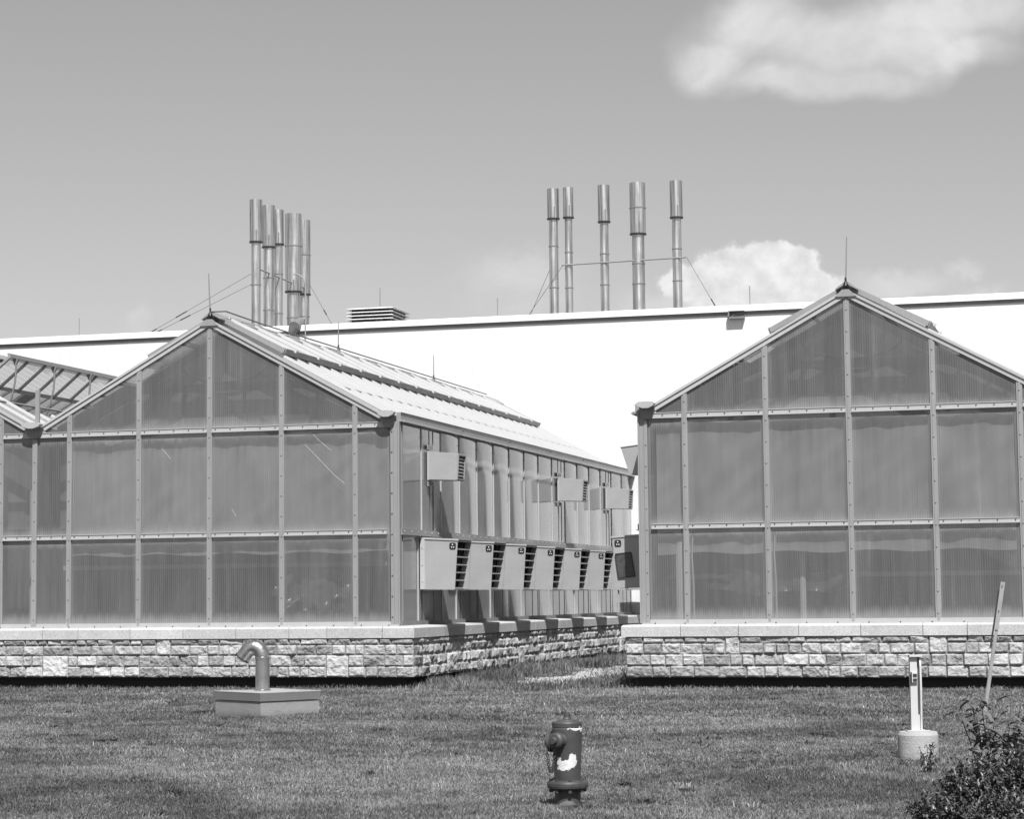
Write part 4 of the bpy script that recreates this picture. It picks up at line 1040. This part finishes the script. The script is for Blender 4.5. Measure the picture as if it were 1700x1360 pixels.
# hydrant
HX, HY = 10.2, -17.65
def mat_hydrant():
    m = bpy.data.materials.new('hydrant_paint'); m.use_nodes = True; t = m.node_tree; t.nodes.clear(); N = NT(t)
    tc = N.node('ShaderNodeTexCoord').outputs['Object']
    u = N.vm('DOT_PRODUCT', tc, (0.97, 0.245, 0)); w_ = N.vm('DOT_PRODUCT', tc, (0.245, -0.97, 0)); z = N.sep(tc)[2]
    nz = N.node('ShaderNodeTexNoise'); N.put(nz.inputs['Vector'], tc); nz.inputs['Scale'].default_value = 38; nz.inputs['Detail'].default_value = 5; nz.inputs['Roughness'].default_value = 0.65
    off = N.vm('SCALE', N.vm('SUBTRACT', nz.outputs['Color'], (.5, .5, .5)), scale=0.065)
    q = N.vm('ADD', N.comb(u, z), off); acc = None
    for cx, cz, rx, rz in ((0.0, 0.285, 0.055, 0.030), (0.036, 0.312, 0.026, 0.048), (-0.055, 0.30, 0.012, 0.035), (-0.02, 0.268, 0.045, 0.018), (0.085, 0.515, 0.022, 0.012), (0.05, 0.517, 0.05, 0.005)):
        f = N.m('SUBTRACT', 1.0, N.vm('LENGTH', N.vm('MULTIPLY', N.vm('SUBTRACT', q, (cx, cz, 0)), (1/rx, 1/rz, 0))))
        acc = f if acc is None else N.m('MAXIMUM', acc, f)
    patch = N.m('MULTIPLY', N.ramp(acc, -0.02, 0.04), N.ramp(w_, 0.0, 0.02))
    chip = N.ramp(N.noise(tc, 70, 4, 0.7), 0.70, 0.73)
    base_ = N.ramp(N.m('ADD', z, N.m('ADD', N.m('MULTIPLY', N.m('MULTIPLY', u, u), 9.0), N.m('MULTIPLY', N.noise(tc, 25, 3), 0.03))), 0.060, 0.068, 1.0, 0.0)
    n1 = N.noise(tc, 7, 4)
    v = N.ramp(n1, 0.3, 0.7, 0.035, 0.07)
    v = N.mix(N.m('MULTIPLY', base_, 1.0), v, 0.16); v = N.mix(chip, v, 0.22); v = N.mix(patch, v, N.ramp(nz.outputs[0], 0.3, 0.7, 0.5, 0.72))
    b = N.node('ShaderNodeBsdfPrincipled'); N.put(b.inputs['Base Color'], N.gray(v)); N.put(b.inputs['Roughness'], N.mix(patch, 0.55, 0.8))
    bp = N.node('ShaderNodeBump'); bp.inputs['Strength'].default_value = 0.35; bp.inputs['Distance'].default_value = 0.004
    N.put(bp.inputs['Height'], N.m('SUBTRACT', n1, patch)); t.links.new(bp.outputs[0], b.inputs['Normal'])
    o = N.node('ShaderNodeOutputMaterial'); t.links.new(b.outputs[0], o.inputs[0]); return m
M_hyd = mat_hydrant()
HY_T = thing('fire_hydrant', 'short dark painted fire hydrant with a bare white patch, alone in the front lawn', 'fire hydrant', (HX, HY, 0))
mb = MB(); mb.lathe([(0.086, -0.1), (0.086, 0.118)], HX, HY, 40); mb.build('standpipe', M_hyd, HY_T)
mb = MB(); mb.lathe([(0.086, 0.118), (0.122, 0.120), (0.134, 0.128), (0.137, 0.140), (0.137, 0.158), (0.132, 0.170), (0.118, 0.176), (0.088, 0.180)], HX, HY, 40); fl = mb.build('flange', M_hyd, HY_T)
mb = MB()
for k in range(8):
    a = R(22+45*k); x, y = HX+0.113*math.cos(a), HY+0.113*math.sin(a)
    mb.lathe([(0.0, 0.099), (0.014, 0.099), (0.014, 0.119)], x, y, 6); mb.lathe([(0.013, 0.176), (0.013, 0.186), (0.0, 0.187)], x, y, 6)
mb.build('bolts', M_hyd, fl)
mb = MB(); mb.lathe([(0.089, 0.178), (0.089, 0.25), (0.095, 0.36), (0.1, 0.46), (0.1015, 0.518), (0.097, 0.524)], HX, HY, 48); mb.build('barrel', M_hyd, HY_T)
mb = MB(); mb.lathe([(0.092, 0.522), (0.099, 0.528), (0.100, 0.555), (0.096, 0.563), (0.072, 0.567), (0.066, 0.574), (0.035, 0.579), (0.0, 0.580)], HX, HY, 48); bon = mb.build('bonnet', M_hyd, HY_T)
mb = MB(); mb.lathe([(0.030, 0.580), (0.022, 0.592), (0.020, 0.625), (0.0, 0.626)], HX, HY, 5); mb.build('operating_nut', M_hyd, bon)
def nozzle(dirx, diry, z, L, r, label=None):
    d = Vector((dirx, diry, 0)).normalized(); o = Vector((HX, HY, z))
    prof = [(0.06, r*1.12), (0.086, r*1.12), (0.094, r*1.05), (0.098, r*0.92), (0.104, r*0.92), (0.106, r*1.08), (0.106+L*0.45, r*1.05), (0.106+L*0.6, r*0.8), (0.106+L*0.62, r*0.52), (0.106+L*0.9, r*0.5), (0.106+L, r*0.42), (0.106+L, 0.001)]
    mb = MB()
    for i in range(len(prof)-1): mb.tube([o+d*prof[i][0], o+d*(prof[i+1][0]+1e-5)], [prof[i][1], prof[i+1][1]], 22, cap=False)
    return mb.build('nozzle_cap', M_hyd, HY_T)
nozzle(-0.33, -0.94, 0.445, 0.075, 0.050); nozzle(-0.97, 0.10, 0.43, 0.045, 0.066); nozzle(-0.245, 0.97, 0.445, 0.075, 0.050)
# chain from the cap
mb = MB(); base_pt = Vector((HX-0.098, HY-0.105, 0.39))
cpts = []
for i in range(30):
    f = i/29; cpts.append(base_pt + Vector((-0.012+0.052*f, -0.01+0.01*f, -0.155*math.sin(math.pi*f)**0.7*(1) - 0.0)))
for i in range(29):
    a, b = cpts[i], cpts[i+1]; dd = (b-a); mid = (a+b)/2; r = 0.009
    perp = Vector((0.97, 0.245, 0)) if i % 2 else Vector((0.245, -0.97, 0)); dn = dd.normalized()
    ring = [mid+dn*math.cos(2*math.pi*k/8)*(dd.length*0.65)+perp*math.sin(2*math.pi*k/8)*r for k in range(9)]
    mb.tube(ring, 0.0036, 5, cap=False)
mb.build('chain', M_dark, HY_T)

# concrete footing with steel post
BX, BY = 12.16, -13.6
PO = thing('short_post', 'short pale steel channel post bolted to a round concrete footing, right lawn', 'post', (BX, BY, 0))
mb = MB(); mb.lathe([(0.165, -0.15), (0.165, 0.235), (0.152, 0.262), (0.0, 0.268)], BX, BY, 48); cf = mb.build('concrete_footing', M_conc2, PO)
mb = MB(); fx0 = Vector((0.97, 0.245, 0)); fy0 = Vector((0.245, -0.97, 0)); oo = Vector((BX-0.012, BY, 0))
def lb_(mb, u0, u1, w0, w1, z0, z1, top=0.0):
    P = lambda u, w_, z: oo+fx0*u+fy0*w_+Vector((0, 0, z))
    return mb.hexa([P(u0, w1, z0), P(u1, w1, z0), P(u1, w0, z0), P(u0, w0, z0), P(u0, w1, z1), P(u1, w1, z1), P(u1, w0, z1), P(u0, w0, z1)])
mb = MB(); lb_(mb, -0.045, 0.012, -0.03, 0.03, 0.262, 0.872); lb_(mb, 0.012, 0.030, -0.03, -0.01, 0.262, 0.872); mb.build('post_web', M_postp, PO)
mb = MB(); P = lambda u, w_, z: oo+fx0*u+fy0*w_+Vector((0, 0, z))
prof = [(0.262, 0.045), (0.36, 0.045), (0.40, 0.05), (0.60, 0.062), (0.80, 0.055), (0.872, 0.03)]
vs = []
for z, w_ in prof: vs += [P(0.030, w_, z), P(0.044, w_, z), P(0.044, -0.03, z), P(0.030, -0.03, z)]
fs = [(0, 3, 2, 1), (20, 21, 22, 23)]
for i in range(5):
    for k in range(4): fs.append((i*4+k, i*4+(k+1) % 4, i*4+4+(k+1) % 4, i*4+4+k))
mb.add(vs, fs); mb.build('flange_fin', M_postp, PO)
mb = MB(); lb_(mb, 0.0125, 0.0295, 0.0, 0.028, 0.262, 0.40); mb.build('slot_filler', M_postp, PO)
mb = MB(); lb_(mb, -0.052, 0.050, -0.035, 0.060, 0.874, 0.890); mb.build('post_cap', M_postp, PO)
mb = MB(); lb_(mb, -0.034, 0.010, 0.031, 0.052, 0.665, 0.745); lk = mb.build('lock_bracket', M_postp, PO)
mb = MB(); lb_(mb, -0.026, 0.006, 0.053, 0.058, 0.675, 0.697); lb_(mb, -0.026, 0.006, 0.053, 0.058, 0.712, 0.735); lb_(mb, -0.042, -0.035, 0.031, 0.050, 0.66, 0.75); mb.build('lock_slots', M_dark, lk)
mb = MB(); lb_(mb, -0.085, 0.10, -0.06, 0.07, 0.266, 0.276)
bp_ = mb.build('base_plate', M_postp, PO)
mb = MB()
for u_, w_ in ((-0.07, 0.05), (0.08, 0.05), (-0.07, -0.045), (0.08, -0.045)):
    q = P(u_, w_, 0); mb.lathe([(0.016, 0.277), (0.016, 0.294), (0.0, 0.295)], q.x, q.y, 6)
mb.build('anchor_nuts', M_screw_d, bp_)

# leaning marker stake behind the shrub
ST = thing('marker_stake', 'tall thin metal stake leaning right with a flat paddle top, behind the shrub', 'stake', (12.63, -14.9, 0))
sa, sb = Vector((12.70, -15.0, -0.05)), Vector((12.945, -15.0, 1.475))
ds = (sb-sa).normalized(); q1 = sa+ds*1.24
mb = MB(); mb.bar(sa, q1, 0.022, 0.028, (0, 1, 0)); mb.bar(sa+Vector((-0.014, 0.012, 0)), q1+Vector((-0.008, 0.012, 0))-ds*0.1, 0.014, 0.02, (0, 1, 0)); mb.build('shaft', M_stake, ST)
mb = MB(); mb.bar(q1-ds*0.06+Vector((0, -0.018, 0)), sb+Vector((0.002, -0.018, 0)), 0.032, 0.008, (0, 1, 0)); pd = mb.build('paddle', M_stake, ST)
mb = MB(); mb.bar(q1-ds*0.2+Vector((-0.026, -0.004, 0)), sb-ds*0.06+Vector((-0.020, -0.004, 0)), 0.012, 0.035, (0, 1, 0)); mb.build('paddle_edge', M_dark, pd)
mb = MB()
for f in (0.03, 0.22): q = sb-ds*f; screw(mb, (q.x, q.y-0.024, q.z), 0.005)
attach(pd, mb, M_screw_d)

# ------------------------------------------------------------------ shrubs
def leaf(mb, p, d, n, L, w):
    d = d.normalized(); s_ = d.cross(n)
    if s_.length < 1e-3: s_ = d.cross(Vector((1, 0, 0)))
    s_.normalize(); n = s_.cross(d)
    p = Vector(p); m1 = p+d*L*0.35; m2 = p+d*L*0.7-n*L*0.06; e = p+d*L-n*L*0.22
    vs = [p, m1+s_*w/2+n*w*0.12, m1-n*w*0.05, m1-s_*w/2+n*w*0.12, m2+s_*w*0.36+n*w*0.1, m2-n*w*0.03, m2-s_*w*0.36+n*w*0.1, e]
    mb.add(vs, [(0,2,1), (0,3,2), (1,2,5,4), (2,3,6,5), (4,5,7), (5,6,7)], True)
def rv(r): return Vector((r.gauss(0, 1), r.gauss(0, 1), r.gauss(0, 1))).normalized()
r_ = random.Random(5)
SH = thing('shrub', 'dense low dark-leaved shrub spilling into the bottom right corner', 'shrub', (13.25, -18.6, 0))
mb = MB(); sm = MB()
lobes = [((12.72, -18.75, 0.10), 0.20), ((12.95, -18.6, 0.24), 0.24), ((13.2, -18.6, 0.30), 0.28), ((13.5, -18.7, 0.34), 0.32), ((13.1, -18.9, 0.10), 0.28), ((12.86, -18.4, 0.22), 0.18), ((13.8, -18.8, 0.35), 0.35), ((13.35, -18.3, 0.34), 0.26), ((13.4, -19.1, 0.05), 0.3)]
for (cx, cy, cz), rad in lobes:
    for _ in range(int(115*rad/0.25)):
        d = rv(r_); d.z = abs(d.z)*0.9+0.1; d.normalize()
        tip = Vector((cx, cy, cz))+Vector((d.x, d.y, d.z*0.85))*rad*r_.uniform(0.65, 1.1)*(1+0.25*noise.noise(d*3+Vector((cx, cy, 0))))
        base = Vector((cx+d.x*0.05, cy+d.y*0.05, max(0, cz-0.1)))
        mid = (base+tip)/2+rv(r_)*0.02
        sm.tube([base, mid, tip], [0.003, 0.002, 0.0012], 4, cap=False)
        for k in range(24):
            f = 1-0.042*k*r_.uniform(0.7, 1.3)
            pp = base.lerp(tip, max(0.35, f)); out = (tip-base).normalized()*0.5+rv(r_)*0.9
            leaf(mb, pp, out, Vector((0, 0, 1))+rv(r_)*0.5, r_.uniform(0.022, 0.042), r_.uniform(0.010, 0.018))
mb.build('foliage', M_leaf, SH); sm.build('stems', M_stem, SH)
SH2 = thing('shrub', 'taller loose sapling with drooping pointed leaves at the foot of the leaning stake', 'shrub', (12.98, -17.3, 0))
mb = MB(); sm = MB()
for k in range(19):
    a = r_.uniform(0, 2*math.pi); sp = r_.uniform(0.05, 0.24)
    base = Vector((12.98+0.05*math.cos(a), -17.3+0.05*math.sin(a), 0)); tip = Vector((12.97+sp*math.cos(a)*1.15, -17.3+sp*math.sin(a), r_.uniform(0.46, 0.80)-sp*0.35))
    mid = base.lerp(tip, 0.6)+Vector((0, 0, 0.04)); sm.tube([base, mid, tip], [0.005, 0.004, 0.002], 5, cap=False)
    for j in range(13):
        f = 0.42+0.58*j/12; pp = (mid.lerp(tip, (f-0.6)/0.4) if f > 0.6 else base.lerp(mid, f/0.6))
        an = r_.uniform(0, 6.28) ; out = Vector((math.cos(an), math.sin(an), r_.uniform(-0.5, 0.15)))
        leaf(mb, pp, out, Vector((0, 0, 1)), r_.uniform(0.08, 0.13), r_.uniform(0.032, 0.048))
mb.build('foliage', M_leaf2, SH2); sm.build('stems', M_stem, SH2)
SP = thing('weed_sprig', 'small leafy sprig growing against the right side of the concrete footing', 'weed', (12.33, -14.6, 0))
mb = MB(); sm = MB()
for k in range(9):
    a = r_.uniform(0, 6.28); tip = Vector((12.33+0.07*math.cos(a), -14.7+0.06*math.sin(a), r_.uniform(0.12, 0.26))); base = Vector((12.34, -14.7, 0)); sm.tube([base, tip], 0.003, 4, cap=False)
    for j in range(9): leaf(mb, base.lerp(tip, 0.35+0.65*j/8), rv(r_)+Vector((0, 0, -0.1)), Vector((0, 0, 1)), r_.uniform(0.035, 0.06), r_.uniform(0.014, 0.022))
mb.build('foliage', M_leaf, SP); sm.build('stems', M_stem, SP)

# ------------------------------------------------------------------ gravel strip and grass
def np_mesh(name, V, F, mat, tone=None, kind='stuff', label=None, cat=None, smooth=False):
    me = bpy.data.meshes.new(name); nv = len(V); nf, k = F.shape
    me.vertices.add(nv); me.vertices.foreach_set('co', V.astype(np.float32).ravel())
    me.loops.add(nf*k); me.loops.foreach_set('vertex_index', F.astype(np.int32).ravel())
    me.polygons.add(nf); me.polygons.foreach_set('loop_start', np.arange(0, nf*k, k, dtype=np.int32)); me.polygons.foreach_set('loop_total', np.full(nf, k, dtype=np.int32))
    me.update(calc_edges=True)
    if tone is not None:
        a = me.attributes.new('tone', 'FLOAT', 'POINT'); a.data.foreach_set('value', tone.astype(np.float32))
    me.materials.append(mat); o = bpy.data.objects.new(name, me); COL.objects.link(o); tag(o, label, cat, None, kind); return o

def gh_np(X, Y):
    """ground height on the same half-metre grid as the ground sheet"""
    gx_ = np.arange(-24, 28.01, 0.5); gy_ = np.arange(-34, 19.51, 0.5)
    H = np.array([[gh2(x, y) for x in gx_] for y in gy_])
    fx_ = np.clip((X+24)/0.5, 0, len(gx_)-1.001); fy_ = np.clip((Y+34)/0.5, 0, len(gy_)-1.001)
    i = fx_.astype(int); j = fy_.astype(int); a = fx_-i; b = fy_-j
    return (H[j, i]*(1-a)*(1-b)+H[j, i+1]*a*(1-b)+H[j+1, i]*(1-a)*b+H[j+1, i+1]*a*b)

def in_gravel(X, Y):
    # a ragged bed of pale stones down the middle of the passage
    c = 4.75+0.02*Y; w = 0.42+0.05*np.clip(Y, 0, 8)
    wob = 0.22*np.sin(Y*1.3+1)+0.15*np.sin(Y*3.1)
    return (Y > 1.0) & (Y < 14) & (np.abs(X-c-wob-0.25) < w)
ng = 9000
gx2 = rng.uniform(3.6, 6.6, ng*4); gy2 = rng.uniform(0.8, 14, ng*4); keep = in_gravel(gx2, gy2); gx2, gy2 = gx2[keep][:ng], gy2[keep][:ng]; n_ = len(gx2)
oc = np.array([(1,0,0), (0,1,0), (-1,0,0), (0,-1,0), (0,0,1), (0.5,0.5,-0.6)], float)
rad = rng.uniform(0.010, 0.036, n_)[:, None, None]; jit = rng.uniform(0.6, 1.3, (n_, 6, 1)); th = rng.uniform(0, 6.28, n_)
ca, sa_ = np.cos(th)[:, None], np.sin(th)[:, None]
ob = oc[None]*jit; ox = ob[..., 0]*ca-ob[..., 1]*sa_; oy = ob[..., 0]*sa_+ob[..., 1]*ca
Vg = np.stack([gx2[:, None]+ox*rad[..., 0], gy2[:, None]+oy*rad[..., 0], gh_np(gx2, gy2)[:, None]+0.02+ob[..., 2]*rad[..., 0]*0.9], -1).reshape(-1, 3)
Fo = np.array([(0,1,4), (1,2,4), (2,3,4), (3,0,4), (1,0,5), (2,1,5), (3,2,5), (0,3,5)])
Fg = (Fo[None]+(np.arange(n_)*6)[:, None, None]).reshape(-1, 3)
np_mesh('gravel', Vg, Fg, M_grav, label='pale loose stones strewn down the passage between the greenhouses', cat='gravel')

def blades(X, Y, H, Wd, lean, tone):
    n = len(X); th = rng.uniform(0, 2*math.pi, n); lx, ly = np.cos(th), np.sin(th)
    ph = rng.uniform(0, 2*math.pi, n); wx, wy = np.cos(ph)*Wd/2, np.sin(ph)*Wd/2
    Z = gh_np(X, Y)-0.004
    P = np.zeros((n, 5, 3))
    P[:, 0] = np.stack([X-wx, Y-wy, Z], 1); P[:, 1] = np.stack([X+wx, Y+wy, Z], 1)
    mx, my, mz = X+lx*H*lean*0.35, Y+ly*H*lean*0.35, Z+H*0.6
    P[:, 2] = np.stack([mx+wx*0.7, my+wy*0.7, mz], 1); P[:, 3] = np.stack([mx-wx*0.7, my-wy*0.7, mz], 1)
    P[:, 4] = np.stack([X+lx*H*lean, Y+ly*H*lean, Z+H*(1-0.25*lean)], 1)
    t = np.repeat(tone[:, None], 5, 1)*np.array([0.85, 0.85, 1.0, 1.0, 1.1])[None]
    b = (np.arange(n)*5)[:, None]
    F = np.concatenate([b+np.array([[0, 1, 2]]), b+np.array([[0, 2, 3]]), b+np.array([[3, 2, 4]])])
    return P.reshape(-1, 3), F, t.ravel()
def lowfreq(X, Y, s, seed):
    r2 = np.random.default_rng(seed); f = np.zeros_like(X)
    for _ in range(10):
        a = r2.uniform(0, 6.28); k = s*r2.uniform(0.5, 1.8); f += np.sin((X*math.cos(a)*0.6+Y*math.sin(a))*k+r2.uniform(0, 6.28))
    return f/5
def lawn(n, y0, y1, h0, h1, w, xl, xr):
    X = rng.uniform(xl, xr, n); Y = rng.uniform(y0, y1, n)
    # keep to what the lens (plus a step aside) can see
    dx = X-13.765; dy = Y+31.875; u = (dx*0.964+dy*0.2659)/(-dx*0.2659+dy*0.964)
    k = (np.abs(u) < 0.29) & ~((X < 3.30) & (Y > -0.11)) & ~((X > 6.88) & (Y > -0.11)) & (~in_gravel(X, Y) | (rng.random(n) < 0.12))
    k &= (np.hypot(X-HX, Y-HY) > 0.085) & (np.hypot(X-BX, Y-BY) > 0.165)
    a_ = (X-c0.x)*e1.x+(Y-c0.y)*e1.y; b_ = (X-c0.x)*e2.x+(Y-c0.y)*e2.y
    k &= ~((a_ > 0.02) & (a_ < s1-0.02) & (b_ > 0.02) & (b_ < s2-0.02))
    X, Y = X[k], Y[k]; m = len(X)
    lf = lowfreq(X, Y, 1.6, 1); lf2 = lowfreq(X, Y, 6.0, 2)
    H = rng.uniform(h0, h1, m)*(1+0.25*lf+0.2*lf2)*np.where(rng.random(m) < 0.04, 1.6, 1.0)
    tone = rng.uniform(0.55, 1.45, m)*(1+0.12*lf2)*np.where(lowfreq(X, Y, 9.0, 8)+0.5*lowfreq(X, Y, 22.0, 9) > 1.05, 0.55, 1.0)*np.where(rng.random(m) < 0.05, 1.7, 1.0)
    return blades(X, Y, np.clip(H, 0.015, 0.2), w*rng.uniform(0.6, 1.3, m), rng.uniform(0.1, 0.95, m), tone)
parts = [lawn(760000, -20.5, -14.5, 0.022, 0.045, 0.007, 2.5, 18.5), lawn(600000, -14.5, -8, 0.025, 0.05, 0.010, -0.5, 18.5), lawn(420000, -8, -0.11, 0.025, 0.055, 0.014, -6.5, 18.5),
         lawn(120000, -0.11, 16.6, 0.04, 0.10, 0.018, 3.3, 6.9)]
# longer unmown grass at the foot of the side wall and around corners
def tall(n, fx, fy, h0, h1):
    X, Y = fx(n), fy(n); k = ~in_gravel(X, Y) | (rng.random(n) < 0.08); X, Y = X[k], Y[k]; m = len(X)
    lf2 = lowfreq(X, Y, 4.0, 5)
    return blades(X, Y, np.clip(rng.uniform(h0, h1, m)*(1+0.4*lf2), .03, .4), 0.014*rng.uniform(.6, 1.3, m), rng.uniform(.1, .8, m), rng.uniform(0.5, 1.3, m))
parts += [tall(16000, lambda n: 3.45+np.abs(rng.normal(0, 0.35, n)), lambda n: rng.uniform(0.3, 16.5, n)**1.0, 0.10, 0.24),
          tall(5000, lambda n: 6.6-np.abs(rng.normal(0, 0.25, n)), lambda n: rng.uniform(-0.1, 12, n), 0.10, 0.25),
          tall(2600, lambda n: rng.uniform(3.3, 6.9, n), lambda n: rng.normal(0.3, 0.5, n), 0.05, 0.14),
          tall(5000, lambda n: rng.uniform(-5, 14, n), lambda n: -0.16-np.abs(rng.normal(0, 0.08, n)), 0.04, 0.09),
          tall(3000, lambda n: 4.1+rng.normal(0, .45, n), lambda n: -8.1+rng.normal(0, 0.15, n), 0.04, 0.08)]
def ring(n, cx, cy, r, h0, h1, sd=0.035):
    a = rng.uniform(0, 6.283, n); rr = r+np.abs(rng.normal(0, sd, n)); X, Y = cx+rr*np.cos(a), cy+rr*np.sin(a)
    return blades(X, Y, rng.uniform(h0, h1, n), 0.007*rng.uniform(.6, 1.3, n), rng.uniform(.2, .9, n), rng.uniform(0.5, 1.4, n))
def edge(n, a, b, h0, h1):
    f = rng.uniform(0, 1, n); X = a[0]+(b[0]-a[0])*f+rng.normal(0, .03, n); Y = a[1]+(b[1]-a[1])*f-np.abs(rng.normal(0, .04, n))
    return blades(X, Y, rng.uniform(h0, h1, n)*(1+0.5*lowfreq(X, Y, 9, 4)).clip(.3, 2), 0.010*rng.uniform(.6, 1.3, n), rng.uniform(.2, .9, n), rng.uniform(0.5, 1.4, n))
ca_, cb_ = c0+e1*s1, c0+e2*s2
parts += [ring(700, HX, HY, 0.092, 0.02, 0.042), ring(1000, BX, BY, 0.172, 0.025, 0.06), edge(700, (c0.x, c0.y), (ca_.x, ca_.y), .025, .06), edge(700, (c0.x, c0.y), (cb_.x, cb_.y), .025, .06)]
# weed tufts and clumps scattered over the turf
for _ in range(260):
    cx, cy = rng.uniform(-4, 16), rng.uniform(-19.5, -0.6); m_ = rng.integers(30, 90)
    X = cx+rng.normal(0, .05, m_); Y = cy+rng.normal(0, .04, m_); dark = rng.random() < 0.6
    parts.append(blades(X, Y, rng.uniform(0.03, 0.075, m_), (0.016 if dark else 0.010)*rng.uniform(.6, 1.3, m_), rng.uniform(.4, 1.2, m_), rng.uniform(0.3, 0.7, m_) if dark else rng.uniform(1.1, 1.9, m_)))
off = 0; Vs, Fs, Ts = [], [], []
for v, f, t in parts: Vs.append(v); Fs.append(f+off); Ts.append(t); off += len(v)
np_mesh('lawn_grass', np.concatenate(Vs), np.concatenate(Fs), M_grass, np.concatenate(Ts), label='short mown grass of the front lawn', cat='grass')
